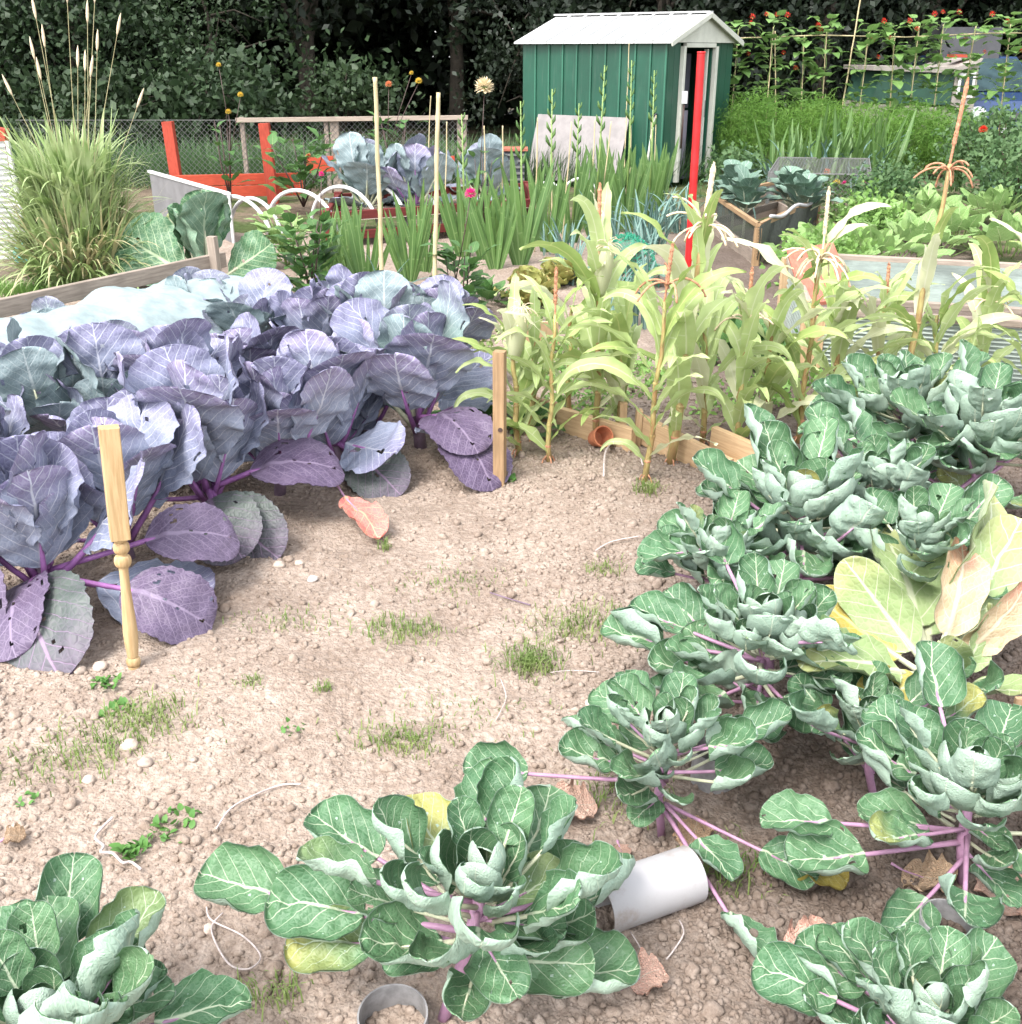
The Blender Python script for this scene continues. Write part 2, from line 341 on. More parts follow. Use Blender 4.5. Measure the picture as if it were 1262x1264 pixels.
M['wood_leaf'] = tuft_mat('woodland_leaf', (.0035, .0085, .0035), (.0105, .0195, .0078), .1)
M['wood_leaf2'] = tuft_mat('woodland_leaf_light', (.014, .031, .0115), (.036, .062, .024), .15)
M['cover'] = tuft_mat('ground_cover_leaf', (.10, .21, .045), (.20, .33, .085))

# ------------------------------------------------------------------ leaf meshes
def strip(L, wfun, nt, ns, petl=0.0, petr=0.01, theta=lambda t: 0.0, k0=0.0, k1=0.0, ruff=0.0, rfreq=9, holes=0, twist=0.0, thick=.0015, serr=0.0, pet_sides=6, both=True, seed=0, lump=0.0):
    """leaf along +y, upper face +z; transverse cupping k0 (rad at the edge), edge curl k1, spine pitch theta(t)"""
    rs = np.random.RandomState(seed); WM = max(wfun(q) for q in np.linspace(0, 1, 41))
    t = np.linspace(0, 1, nt); t = .2*t+.8*(1-np.cos(math.pi*t))/2; dl = L*np.diff(t)
    th = np.array([theta(q) for q in t]); y = petl*np.cos(th[0]) + np.concatenate([[0], np.cumsum(np.cos((th[1:]+th[:-1])/2)*dl)]); z = petl*np.sin(th[0]) + np.concatenate([[0], np.cumsum(np.sin((th[1:]+th[:-1])/2)*dl)])
    s = np.linspace(-1, 1, ns); ph = rs.rand(4)*6.28
    P = np.zeros((nt, ns, 3)); UV = np.zeros((nt, ns, 2)); Nn = np.zeros((nt, ns, 3))
    for i in range(nt):
        w = max(wfun(t[i]), 1e-4)
        env = math.sin(math.pi*min(1, t[i]*1.05))**.5 if t[i] < .95 else .6
        rw = w/WM; kk0 = k0*(.35+.65*min(1, t[i]*2.2))*rw; fi = lambda q: kk0*q + k1*np.abs(q)**3.5*rw**1.5
        half = np.linspace(0, 1, 25); phi = fi(half); cx = np.concatenate([[0], np.cumsum(np.cos((phi[1:]+phi[:-1])/2))/24]); cz = np.concatenate([[0], np.cumsum(np.sin((phi[1:]+phi[:-1])/2))/24])
        x = np.sign(s)*np.interp(np.abs(s), half, cx)*w; zz = np.interp(np.abs(s), half, cz)*w
        rf = ruff*L*np.abs(s)**2.2*env*(np.sin(rfreq*t[i]*2+ph[0]+(s > 0)*1.7)+.55*np.sin(rfreq*4.3*t[i]+ph[1]+(s > 0)*2.1))
        zz = zz + rf
        if serr: x = x*(1+serr*math.sin(i*2.4+ph[2])*(np.abs(s) > .93))
        tw = twist*t[i]; x, zz = x*math.cos(tw)-zz*math.sin(tw), x*math.sin(tw)+zz*math.cos(tw)
        sn, cs = math.sin(th[i]), math.cos(th[i])
        P[i, :, 0] = x; P[i, :, 1] = y[i]-sn*zz; P[i, :, 2] = z[i]+cs*zz
        UV[i, :, 0] = s*w/L; UV[i, :, 1] = t[i]
    if lump:
        gx = UV[..., 0]*9+ph[3]; gy = UV[..., 1]*9; P[..., 2] += lump*L*(smooth_noise(gx+50, gy+50, seed)-.5)*(1-np.abs(s)[None, :]**6)
    du = np.gradient(P, axis=0); dv = np.gradient(P, axis=1); Nn = np.cross(dv, du); Nn /= np.maximum(np.linalg.norm(Nn, axis=2, keepdims=True), 1e-9)
    if Nn[nt//2, ns//2, 2] < -.99: Nn = -Nn
    b = MB()
    kill = np.zeros((nt-1, ns-1), bool)
    for _ in range(holes):
        i = rs.randint(2, nt-3); j = rs.randint(1, ns-2); kill[i, j] = True
        if rs.rand() < .5: kill[i, j-1 if rs.rand() < .5 else j] = True
        if rs.rand() < .35: kill[i-1, j] = True
    fs = [(i*ns+j, i*ns+j+1, (i+1)*ns+j+1, (i+1)*ns+j) for i in range(nt-1) for j in range(ns-1) if not kill[i, j]]
    uvl = [tuple(q) for q in UV.reshape(-1, 2)]
    b.add(P.reshape(-1, 3), fs, 0, uvl)
    if both:
        Q = P - Nn*thick; b.add(Q.reshape(-1, 3), [q[::-1] for q in fs], 1, uvl)
    if petl > 0:
        a0 = th[0]; pts = [Vector((0, q*petl*math.cos(a0), q*petl*math.sin(a0)-petr*.7*(1 if q > .5 else .5))) for q in (0, .33, .66, 1)]
        k = int(nt*.45); pts.append(Vector((0, float(y[k]), float(z[k])-petr*.55)))
        b.tube(pts, [petr*1.35, petr*1.05, petr*.95, petr*.9, petr*.3], pet_sides, 2)
    b.tip = Vector((0, float(y[-1]), float(z[-1]))); return b
LT = {}   # tip vector by mesh name
def leafmesh(name, mats, **kw):
    b = strip(**kw); me = b.mesh(name, mats, True); LT[me.name] = b.tip; return me

def spoon(L, W, p=1.2):            # rounded blade, widest past the middle
    return lambda t: W*math.sqrt(max(0.0, 1-abs(2*t**p-1)**2.2))+.0012
def strap(W): return lambda t: W*min(1, .5+t*2.2)*max(0.0, (1-t**2.2))**.8+.0008
def sword(W): return lambda t: W*min(1, .5+t*1.5)*max(0.0, 1-t**3)**.9+.0006
def ovate(W): return lambda t: W*math.sin(math.pi*min(1, max(0, t))**.75)**.9+.0006
def heart(W): return lambda t: W*(math.sin(math.pi*min(1, t*.97+.03)**.52)**.8)+.0006

def place(me, name, parent, P0, dirv, up, sc=1.0):
    d = Vector(dirv).normalized(); u = Vector(up); u = u-d*u.dot(d)
    if u.length < 1e-5: u = Vector((1, .3, 0))-d*d.x
    u.normalize(); x = d.cross(u)
    X = Matrix((x, d, u)).transposed().to_4x4()
    return put(name, me, parent, Matrix.Translation(Vector(P0)) @ X @ Matrix.Scale(sc, 4))
def pick(fam, P0, P1, sc): 
    d = (Vector(P1)-Vector(P0)).length; return min(fam, key=lambda m_: abs(math.log(d/(LT[m_.name].length*sc)))+U(0, .12))
def place_tip(me, name, parent, P0, P1, up=(0, 0, 1), sc=None):
    """leaf from P0 with its tip at P1"""
    tip = LT[me.name]; P0 = Vector(P0); P1 = Vector(P1); v = P1-P0; s = v.length/tip.length
    yl = tip.normalized(); xl = Vector((1, 0, 0)); zl = xl.cross(yl)
    d = v.normalized(); u = Vector(up); u = (u-d*u.dot(d)).normalized(); x = d.cross(u)
    Rm = Matrix((x, d, u)).transposed() @ Matrix((xl, yl, zl))
    return put(name, me, parent, Matrix.Translation(P0) @ Rm.to_4x4() @ Matrix.Scale(s, 4))
def azel(az, el): return Vector((math.cos(el)*math.cos(az), math.cos(el)*math.sin(az), math.sin(el)))
def azup(az, el): return Vector((-math.sin(el)*math.cos(az), -math.sin(el)*math.sin(az), math.cos(el)))

# ------------------------------------------------------------------ ground and soil
g = MB(); g.add([(-60, -10, -.06), (60, -10, -.06), (60, 120, -.06), (-60, 120, -.06)], [(0, 1, 2, 3)])
struct(g.build('ground', M['ground']))
xs = np.linspace(-3.9, 3.9, 470); ys = np.concatenate([np.linspace(.55, 4.6, 290), np.linspace(4.63, 10.2, 130)])
XX, YY = np.meshgrid(xs, ys); ZZ = soil_h(XX, YY)

edge = np.minimum(1, np.minimum(np.minimum(XX+3.9, 3.9-XX)/.25, np.minimum(10.2-YY, 1)/.5)); ZZ = ZZ-(1-np.clip(edge, 0, 1))*.09
nx = len(xs); idx = np.arange(XX.size).reshape(XX.shape)
F = np.stack([idx[:-1, :-1], idx[:-1, 1:], idx[1:, 1:], idx[1:, :-1]], -1).reshape(-1, 4)
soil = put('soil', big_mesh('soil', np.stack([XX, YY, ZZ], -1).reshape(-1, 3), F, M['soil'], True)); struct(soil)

def ico(sub):
    import bmesh
    bm = bmesh.new(); bmesh.ops.create_icosphere(bm, subdivisions=sub, radius=1)
    v = np.array([q.co[:] for q in bm.verts]); f = np.array([[w.index for w in q.verts] for q in bm.faces]); bm.free(); return v, f
def scatter_clods(n, smin, smax, sub, ymax, seed, power=2.6):
    r = np.random.default_rng(seed); bv, bf = ico(sub)
    y = .75+(ymax-.75)*r.random(n*3)**1.5; x = (r.random(n*3)*2-1)*(.75+.52*y)
    dens = np.clip(smooth_noise(x*2.1+4, y*2.1, 9)*1.7-.25, .3, 1)*np.clip(.35+smooth_noise(x*7, y*7, 12), 0, 1)
    dens = np.maximum(dens, np.clip((x-.25)*2, 0, .8)); dens = dens*np.clip(.15+((x+.22)/.55)**2+((y-2.35)/.9)**2*.6, 0, 1)
    k = r.random(n*3) < dens; x, y = x[k][:n], y[k][:n]; n = len(x)
    sz = smin+(smax-smin)*r.random(n)**power
    lf = np.einsum('nk,vk->nv', r.normal(size=(n, 3)), bv); lf2 = np.sin(np.einsum('nk,vk->nv', r.normal(size=(n, 3))*2.2, bv)+r.random((n, 1))*6); jit = (1+.14*lf+.2*lf2)[..., None]+.32*(r.random((n, len(bv), 1))-.5)
    A = r.random((n, 3))*6.283; ca, sa = np.cos(A), np.sin(A)
    P = bv[None]*jit*(sz[:, None, None])*np.stack([.8+.5*r.random(n), .8+.5*r.random(n), .55+.35*r.random(n)], -1)[:, None, :]
    for (i, j, q) in ((0, 1, 2), (1, 2, 0)):
        a, b = P[..., i].copy(), P[..., j].copy(); c, s = ca[:, q, None]*1, sa[:, q, None]
        if q == 0: c, s = np.cos(A[:, q, None]*.12), np.sin(A[:, q, None]*.12)
        P[..., i] = a*c-b*s; P[..., j] = a*s+b*c
    z = soil_h(x, y)+sz*.15
    P += np.stack([x, y, z], -1)[:, None, :]
    Fc = (bf[None]+(np.arange(n)*len(bv))[:, None, None]).reshape(-1, 3)
    return P.reshape(-1, 3), Fc
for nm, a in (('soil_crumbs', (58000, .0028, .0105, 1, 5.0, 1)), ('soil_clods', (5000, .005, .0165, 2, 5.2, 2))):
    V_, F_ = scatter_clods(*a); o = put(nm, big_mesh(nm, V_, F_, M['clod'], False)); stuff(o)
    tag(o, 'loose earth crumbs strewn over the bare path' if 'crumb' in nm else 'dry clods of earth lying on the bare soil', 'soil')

# ------------------------------------------------------------------ brussels sprouts
SPR = {}
def spr_mats(a='spr_up', b='spr_dn', c='petiole'): return [M[a], M[b], M[c]]
SPR['in'] = [leafmesh('sprout_heart_leaf', spr_mats(c='petiole_pale'), L=.115, wfun=spoon(.115, .064, 1.15), nt=16, ns=15, petl=.012, petr=.004,
             theta=lambda t, q=q: -.1+t*t*(.9+.25*q), k0=.9+.12*q, k1=.6, ruff=.02, rfreq=6, seed=20+q, lump=.05) for q in range(4)]
SPR['mid'] = [leafmesh('sprout_cupped_leaf', spr_mats(c='petiole_pale'), L=.118, wfun=spoon(.118, .058+.006*(q % 3), 1.1), nt=20, ns=19, petl=.03+.016*q, petr=.004,
             theta=lambda t, q=q: -.15+t*t*(.4+.3*(q % 3)), k0=.75+.35*(q % 3), k1=1.15, ruff=.036, rfreq=4+q % 4, seed=30+q, lump=.09, holes=(0, 2, 0, 0, 1, 0, 1)[q], twist=(0, .35, -.3, .15, -.45, .3, 0)[q]) for q in range(7)]
SPR['out'] = [leafmesh('sprout_outer_leaf', spr_mats(), L=.135, wfun=spoon(.135, .058+.007*(q % 3), 1.05), nt=22, ns=19, petl=.04+.035*q, petr=.0045,
             theta=lambda t, q=q: .12+t*t*(-.15+.35*(q % 3)), k0=.5+.45*(q % 3), k1=1.1, ruff=.045, rfreq=4+q % 4, seed=40+q, lump=.11, holes=(2, 0, 1, 0, 3, 0, 1, 0)[q], twist=(.3, -.4, .1, .5, -.2, .3, -.3, .2)[q]) for q in range(8)]
def sprout(label, base, crown, cz, sc, outer=(), seed=0, n_in=7, n_mid=11, n_out=6, avoid=None, lean=0.0, heads=0):
    random.seed(100+seed); sc *= 1.08; n_mid += 9; n_out += 7
    b = G(*base); b.z = SH(b)-.015
    c = D(crown[0], crown[1], b.y+lean) if cz is None else G(crown[0], crown[1], cz)
    o = thing('brussels_sprout_plant', label, 'sprout plant', b, 'brussels sprout plants in the right-hand bed')
    st = MB(); mid = (b+c)/2+Vector((U(-.02, .02), 0, 0))
    st.tube([b, mid, c+Vector((0, 0, .02))], [.010*sc, .010*sc, .010*sc], 10, 0); st.build('stem', [M['petiole']], o, True)
    ga = 2.39996; a0 = U(0, 6)
    for i in range(n_in):
        az = a0+i*ga; el = R(78-i*4.5); r = .004+.0055*i
        place(random.choice(SPR['in']), 'leaf', o, c+Vector((math.cos(az)*r, math.sin(az)*r, .018-.004*i))*1, azel(az, el), azup(az, el), sc*(.55+.055*i)*U(.93, 1.07))
    for i in range(heads):                                  # little tight side heads round the crown
        az = a0+i*6.283/heads; h = c+Vector((math.cos(az)*.075*sc, math.sin(az)*.075*sc, -.01))
        for q in range(5):
            a2 = q*ga+i; place(random.choice(SPR['in']), 'leaf', o, h+Vector((math.cos(a2)*.006, math.sin(a2)*.006, 0)), azel(a2, R(80-q*7)), azup(a2, R(80-q*7)), sc*(.42+.04*q))
    for i in range(n_mid):
        az = a0+1+i*ga+U(-.3, .3); el = R(U(52, 74)-i*2.1); sc2 = sc*U(.7, 1.15)*(.74+.018*i)
        q = c+Vector((math.cos(az)*.018, math.sin(az)*.018, .01-.0055*i)); roll = U(-.55, .55)
        up = Quaternion(azel(az, el), roll) @ azup(az, el)
        place(random.choice(SPR['mid']), 'leaf', o, q, azel(az, el), up, sc2)
    for i in range(n_out):
        az = a0+2+i*6.283/max(1, n_out)+U(-.35, .35)
        if avoid and any(abs((az-v+math.pi) % (2*math.pi)-math.pi) < w for v, w in avoid): continue
        el = R(U(0, 44)); q = b.lerp(c, max(.22, .9-.055*i))
        up = Quaternion(azel(az, el), U(-.7, .7)) @ azup(az, el)
        place(random.choice(SPR['out'][:6]), 'leaf', o, q, azel(az, el), up, sc*U(.85, 1.1))
    for k, u in enumerate(outer):
        tip = G(u[0], u[1], u[2]); q = b.lerp(c, u[3] if len(u) > 3 else .7); up = u[4] if len(u) > 4 else (0, -.25, 1)
        place_tip(pick(SPR['out'], q, tip, sc*U(.95, 1.1)), 'leaf', o, q, tip, up)
    return o
S = sprout
S('leafy sprout plant in the front, rising from a grey pipe collar', (545, 1262), (598, 1098), .27, 1.0,
  [(247, 1075, .20, .6), (330, 1112, .22, .7), (352, 1165, .17, .6), (383, 1003, .30, .8), (790, 1195, .10, .45), (735, 1190, .16, .5, (.3, -.6, 1)), (640, 1232, .20, .75, (0, -.9, .6)), (705, 1075, .27, .8), (700, 1150, .22, .8), (470, 1185, .16, .6), (500, 985, .32, .9)], 1, n_mid=15, n_out=-3)
S('sprout plant behind the fallen pipe, with long mauve stalks spread low', (818, 1035), (825, 915), .22, .80,
  [(572, 945, .16, .6, (0, -.2, 1), 2), (690, 918, .19, .7), (955, 940, .19, .7), (760, 835, .27, .9), (735, 850, .24, .8), (948, 1195, .03, .35, (.6, -.2, .8)), (905, 1085, .08, .4), (1010, 1085, .07, .4, (0, -.5, 1)), (780, 1015, .10, .5)], 2, n_mid=13, n_out=-1)
S('dense sprout plant with a cluster of tight pale heads, right of the bare path', (938, 892), (945, 780), .27, 1.0,
  [(745, 770, .20, .7), (778, 745, .24, .7), (800, 815, .19, .6), (880, 655, .30, .9), (1050, 845, .20, .6), (840, 870, .16, .5), (1010, 900, .14, .5), (930, 905, .20, .7, (0, -.8, .7))], 3, n_mid=17, n_out=8, heads=5)
S('full round sprout plant below the cold frame with large wrinkled heart leaves', (985, 745), (990, 628), .31, 1.22,
  [(790, 690, .24, .7), (812, 655, .26, .7), (868, 595, .33, .8), (910, 570, .38, .9), (1110, 640, .28, .7), (880, 720, .22, .6), (1060, 700, .24, .6), (1000, 710, .26, .8, (0, -.8, .7))], 4, n_in=9, n_mid=17, n_out=9)
S('tall sprout plant at the right edge under the corn', (1215, 650), (1215, 530), .36, 1.35,
  [(985, 530, .32, .6), (1010, 505, .36, .7), (1060, 545, .3, .6), (1130, 640, .26, .6), (1250, 620, .3, .6)], 5, n_in=10, n_mid=16, n_out=8)
S('sprout plant with big blistered pale heads just below the corn', (1125, 612), (1120, 500), .36, 1.25,
  [(1005, 512, .37, .8), (1060, 475, .42, .9), (1160, 565, .33, .7)], 6, n_in=10, n_mid=16, n_out=8)
S('sprout plant at the right edge beside the grey collar, stalks splayed', (1188, 1098), (1200, 975), .23, .92,
  [(938, 1012, .15, .6, (0, -.3, 1), 4), (972, 1062, .13, .5, (0, -.3, 1), 3), (1075, 868, .27, .8), (1060, 900, .26, .8), (1060, 1005, .17, .6), (1095, 1165, .03, .35), (1255, 1120, .08, .4), (1240, 1050, .18, .7, (0, -.8, .7))], 7, n_in=9, n_mid=13, n_out=0)
S('sprout plant filling the gap left of the full round one', (890, 765), (885, 682), .24, .85, [], 12, n_mid=8, n_out=4)
S('sprout plant between the full round one and the right edge', (1085, 690), (1085, 600), .33, 1.0, [], 13, n_mid=9, n_out=4)
S('low sprout plant in the shade below the yellowing brassica', (1080, 985), (1075, 905), .15, .8, [], 14, n_in=5, n_mid=7, n_out=4)
S('sprout plant squeezed in behind the yellowing brassica', (1140, 770), (1135, 668), .33, .95, [], 10, n_mid=12, n_out=6)
S('sprout plant cut off by the bottom right corner', (1140, 1385), (1150, 1262), .19, .82,
  [(930, 1190, .20, .8), (985, 1155, .22, .9), (1230, 1160, .22, .9)], 8, n_mid=16, n_out=7)
S('sprout plant cut off by the bottom left corner', (50, 1390), (55, 1275), .21, .95,
  [(195, 1100, .27, .9, (-.3, -.9, .6)), (60, 1108, .28, .9, (.1, -.9, .6)), (310, 1235, .16, .8), (215, 1215, .20, .8), (-30, 1130, .28, .9)], 9, n_mid=12, n_out=6)

# the plant with big pale yellowing leaves
YEL = [leafmesh('yellowing_leaf', [M[a], M['yel_dn'], M['petiole_pale']], L=.24, wfun=spoon(.24, .068, 1.05), nt=22, ns=15, petl=.09, petr=.008,
       theta=lambda t, q=q: .15+t*t*(.3-.9*(q % 2)), k0=.35+.15*q, k1=.5, ruff=.04, rfreq=4+q, twist=(.3, -.2, .2, -.4)[q], seed=60+q, lump=.05, holes=q % 2) for q, a in enumerate(('yel_up', 'pink_up', 'old_up', 'yel_up'))]
b = G(1150, 900); o = thing('yellowing_brassica', 'pale brassica with large yellow and pink-tinged leaves standing upright', 'brassica', b)
c = b+Vector((0, 0, .16)); MB().tube([b-Vector((0, 0, .03)), c], [.022, .018], 10).build('stem', M['petiole_pale'], o, True)
for px, py, z, q, up in ((1042, 690, .36, 0, (-.5, -1, .5)), (1188, 668, .40, 1, (.1, -1, .3)), (1222, 605, .46, 3, (.2, -1, .3)), (985, 820, .24, 3, (-.2, -.5, 1)), (1003, 730, .27, 2, (0, -.6, 1)), (1268, 720, .38, 1, (.3, -1, .4)), (1060, 862, .18, 2, (0, -.4, 1)),
                     (1262, 640, .44, 0, (.2, -1, .3)), (1085, 655, .30, 3, (0, -.8, .8)), (1285, 850, .25, 0, (0, -.6, 1)), (1130, 640, .36, 0, (-.4, -.9, .6)), (1160, 790, .34, 3, (0, -1, .3)), (1225, 745, .32, 3, (.3, -1, .5))):
    place_tip(YEL[q], 'leaf', o, c+Vector((U(-.02, .02), U(-.02, .02), U(-.06, 0))), G(px, py, z), up)
for px, py, z in ((1200, 810, .24), (1060, 940, .07), (1230, 850, .25)):
    place_tip(SPR['out'][1], 'leaf', o, c-Vector((0, 0, .05)), G(px, py, z), (0, -.5, 1))

# ------------------------------------------------------------------ red cabbages
def cab_set(up, dn, pet, tagn):
    d = {}
    d['in'] = [leafmesh(tagn+'_heart_leaf', [M[up], M[dn], M[pet]], L=.24, wfun=spoon(.24, .110, 1.4), nt=22, ns=19, petl=.03, petr=.010,
               theta=lambda t, q=q: -.05+t*(.25+.15*q), k0=.55+.1*q, k1=.1, ruff=.04, rfreq=7, seed=70+q, lump=.05) for q in range(3)]
    d['mid'] = [leafmesh(tagn+'_leaf', [M[up], M[dn], M[pet]], L=.29, wfun=spoon(.29, .122+.01*(q % 3), 1.4), nt=30, ns=23, petl=.05+.03*q, petr=.009,
               theta=lambda t, q=q: .05+t*t*(.35-.4*(q % 3)), k0=.36-.2*(q % 4), k1=.15, ruff=.034, rfreq=7+q, seed=80+q, lump=.05, serr=.03, holes=q) for q in range(4)]
    return d
CAB = {'p': cab_set('cab_p1', 'cab_p2', 'petiole_purple', 'red_cabbage'), 't': cab_set('cab_t1', 'cab_t2', 'petiole_pale', 'blue_green_cabbage'), 'g': cab_set('grn_up', 'grn_dn', 'petiole_pale', 'green_cabbage')}
OLD = [[leafmesh('drooping_cabbage_leaf', [M[u], M['cab_v1'], M['petiole_purple']], L=.29, wfun=spoon(.29, .112, 1.15), nt=40, ns=29, petl=.05+.09*w, petr=.009,
       theta=lambda t, q=q: .35-t*(.9+.1*q), k0=-.25+.15*q, k1=.15, ruff=.018, rfreq=6, seed=90+q, lump=.05, serr=.03, holes=(16, 5, 8)[q]) for w in range(4)] for q, u in enumerate(('cab_g1', 'cab_g1', 'cab_v1'))]
def cabbage(label, base, sc, seed, sets='p', n_in=5, n_mid=11, extra=(), h=.14, z0=0.0, name='red_cabbage', cat='red cabbage', group='red cabbages in the left-hand bed', olds=3):
    random.seed(300+seed); sc *= 1.12; b = Vector(base) if len(base) == 3 else G(*base)
    b.z = (SH(b) if z0 == 0 else z0)-.01
    o = thing(name, label, cat, b, group); c = b+Vector((U(-.02, .02), U(-.02, .02), h*sc))
    MB().tube([b-Vector((0, 0, .02)), (b+c)/2, c+Vector((0, 0, .02))], [.022*sc, .02*sc, .016*sc], 9).build('stem', M['stem_cab'], o, True)
    a0 = U(0, 6); ga = 2.39996
    for i in range(n_in):
        az = a0+i*ga; el = R(84-i*4); s_ = CAB[sets[min(len(sets)-1, 0)]]
        place(random.choice(s_['in']), 'leaf', o, c+Vector((math.cos(az)*.012*i*.6, math.sin(az)*.012*i*.6, .03-.006*i)), azel(az, el), azup(az, el), sc*(.68+.06*i)*U(.93, 1.07))
    for i in range(n_mid):
        az = a0+.6+i*ga; el = R(84-i*3.8+U(-9, 9)); k = sets[random.randrange(len(sets))]
        up = Quaternion(azel(az, el), U(-.35, .35)) @ azup(az, el)
        place(random.choice(CAB[k]['mid']), 'leaf', o, c+Vector((math.cos(az)*.02, math.sin(az)*.02, -.008*i)), azel(az, el), up, sc*U(.86, 1.08))
    for i in range(olds):
        az = a0+.2+i*2.1+U(-.3, .3); el = R(U(2, 14))
        place(random.choice(CAB[sets[0]]['mid']), 'leaf', o, c+Vector((0, 0, -.06)), azel(az, el), azup(az, el), sc*U(.8, .95))
    for px, py, z, kind, up in extra:
        P0_ = c+Vector((0, 0, -.03)); me = pick(OLD[kind] if isinstance(kind, int) else CAB[kind]['mid'], P0_, G(px, py, z), sc*(1.3 if kind == 0 else .88))
        lf = place_tip(me, 'leaf', o, c+Vector((0, 0, -.03)), G(px, py, z), up)
        if kind == 0: lf['label'] = 'drooping dull green cabbage leaf with violet midrib and slug holes'
    return o
cabbage('red cabbage at the front left behind the turned spindle, with a hole-eaten drooping leaf', (58, 752), 1.0, 1, 'p', extra=[(75, 842, .0, 0, (0, -1, .45)), (262, 775, .02, 2, (.3, -.6, .8)), (262, 735, .06, 'p', (.3, -.4, 1)), (20, 812, .03, 2, (-.3, -.8, .6)), (295, 668, .14, 2, (.2, -.5, 1))], olds=0)
cabbage('red cabbage in the front row between the spindle and the pink leaf', (255, 645), 1.05, 2, 'p', extra=[(345, 690, .01, 1, (0, -1, .5)), (425, 585, .15, 2, (.1, -.3, 1)), (300, 690, .05, 1, (0, -.8, .6))], olds=1)
cabbage('red cabbage in the front row beside the pink leaf on the soil', (420, 580), 1.0, 3, 'p', extra=[(495, 612, .0, 1, (.2, -.8, .6)), (488, 560, .16, 'p', (0, -.6, .8))], olds=2)
cabbage('red cabbage at the right end of the bed next to the wooden stake', (520, 555), 1.1, 4, 'pt', extra=[(608, 606, .01, 2, (.4, -.6, .7)), (590, 560, .13, 2, (.2, -.5, 1)), (608, 440, .33, 'p', (-.2, -.5, 1))], olds=2)
cabbage('red cabbage cut off by the left edge above the drooping leaves', (-30, 660), 1.0, 5, 'p', extra=[(-20, 800, .02, 2, (0, -.9, .5))], olds=1)
cabbage('red cabbage directly behind the square top of the spindle', (145, 590), .95, 6, 'pt')
cabbage('red cabbage in the middle of the bed with upright lavender leaves', (310, 535), .95, 7, 'p')
cabbage('red cabbage near the right end with a tall grey upright leaf', (478, 495), 1.0, 8, 'pt')
cabbage('bluish red cabbage at the left edge below the white fleece', (10, 545), .85, 9, 'pt')
cabbage('green-tinged red cabbage with broad fan leaf in front of the fleece', (160, 520), .80, 10, 'tp')
cabbage('teal and lilac cabbage at the back of the bed near the plank post', (320, 470), .88, 11, 'tp')
cabbage('lilac cabbage at the back of the bed before the two bamboo canes', (430, 455), .9, 12, 'pt')
cabbage('greenish cabbage at the back left corner under the fleece', (70, 485), .72, 13, 'tp')
cabbage('green-blue cabbage between the fleece hump and the plank post', (268, 440), .8, 14, 't')
cabbage('red cabbage filling the front row right of the spindle', (160, 690), .95, 21, 'p', olds=1)
cabbage('red cabbage in the front row left of the hanging violet leaf', (345, 612), .95, 22, 'p', olds=1)
cabbage('red cabbage in the second row left of the spindle top', (70, 590), 1.0, 24, 'pt')
cabbage('red cabbage in the second row above the spindle beads', (225, 575), 1.0, 25, 'p')
cabbage('red cabbage tucked in the second row behind the rightmost front one', (462, 545), .85, 26, 'p', olds=1)
cabbage('red cabbage in the third row before the canes', (395, 480), .95, 28, 'p')
cabbage('blue-violet cabbage at the back right near the thick cane', (535, 470), .95, 29, 'pt')
cabbage('large green cabbage with broad round leaves behind the plank', (258, 362), 1.35, 15, 'g', n_in=1, n_mid=5, h=.05, name='green_cabbage', cat='cabbage', group=None, extra=[(150, 290, .35, 'g', (-.1, -1, .5)), (335, 300, .34, 'g', (.2, -1, .5))], olds=1)
cabbage('blue-green cabbage in the maroon bed left of the bamboo canes', (*G(455, 262, .15)[:2], .15), 1.25, 16, 't', n_in=5, n_mid=12, h=.04, z0=.2, name='blue_cabbage', cat='cabbage', group='blue-green cabbages in the maroon bed')
cabbage('blue-green cabbage with a dark purple heart in the maroon bed', (*G(515, 262, .15)[:2], .15), 1.2, 17, 'tp', n_in=5, n_mid=12, h=.04, z0=.2, name='blue_cabbage', cat='cabbage', group='blue-green cabbages in the maroon bed')
cabbage('blue-green cabbage behind the tall gladiolus stem with cream dahlia', (*G(598, 250, .15)[:2], .15), 1.2, 18, 't', n_in=5, n_mid=11, h=.04, z0=.2, name='blue_cabbage', cat='cabbage', group='blue-green cabbages in the maroon bed')

# ------------------------------------------------------------------ turned spindle and stakes
p = G(166, 828); ptop = G(134, 527, .66); ax = (ptop-p)
Mx = Matrix.Translation(p) @ (Vector((0, 0, 1)).rotation_difference(ax.normalized()).to_matrix().to_4x4()) @ Matrix.Rotation(R(24), 4, 'Z')
o = thing('turned_spindle', 'pale turned wooden stair spindle stuck upright in the soil', 'spindle', p, M=Mx); H = ax.length
def sub(mb, name, mat, par, Mloc, smooth=False): return put(name, mb.mesh(name, [mat], smooth), par, BASE[par.name] @ Mloc)
a = .024; zb = H*.565; q = MB(); ch = .0025
q.bar((0, 0, zb), (0, 0, H), 2*a, 2*a, (0, 1, 0), 0, ch); sub(q, 'square_block', M['wood_pale'], o, Matrix())
def lat(pr, name): sub(MB().lathe(pr, 24), name, M['wood_pale'], o, Matrix(), True)
lat([(.0, zb+.001), (.019, zb), (.016, zb-.008), (.013, zb-.012)], 'neck')
def bead(z, r, h): return [(r*.55, z+h/2)]+[(r*(.6+.4*math.cos(t)), z+h/2*math.sin(t)) for t in np.linspace(1.3, -1.3, 9)]+[(r*.55, z-h/2)]
lat(bead(zb-.026, .0205, .030), 'bead'); lat([(.013, zb-.040), (.012, zb-.046)], 'neck'); lat(bead(zb-.062, .0215, .032), 'bead')
lat([(.0125, zb-.077), (.0115, zb-.09), (.0115, zb-.12), (.013, zb-.16), (.0165, zb-.22), (.0185, zb-.26), (.0175, zb-.29), (.0145, .05), (.0135, .042)], 'turned_shaft')
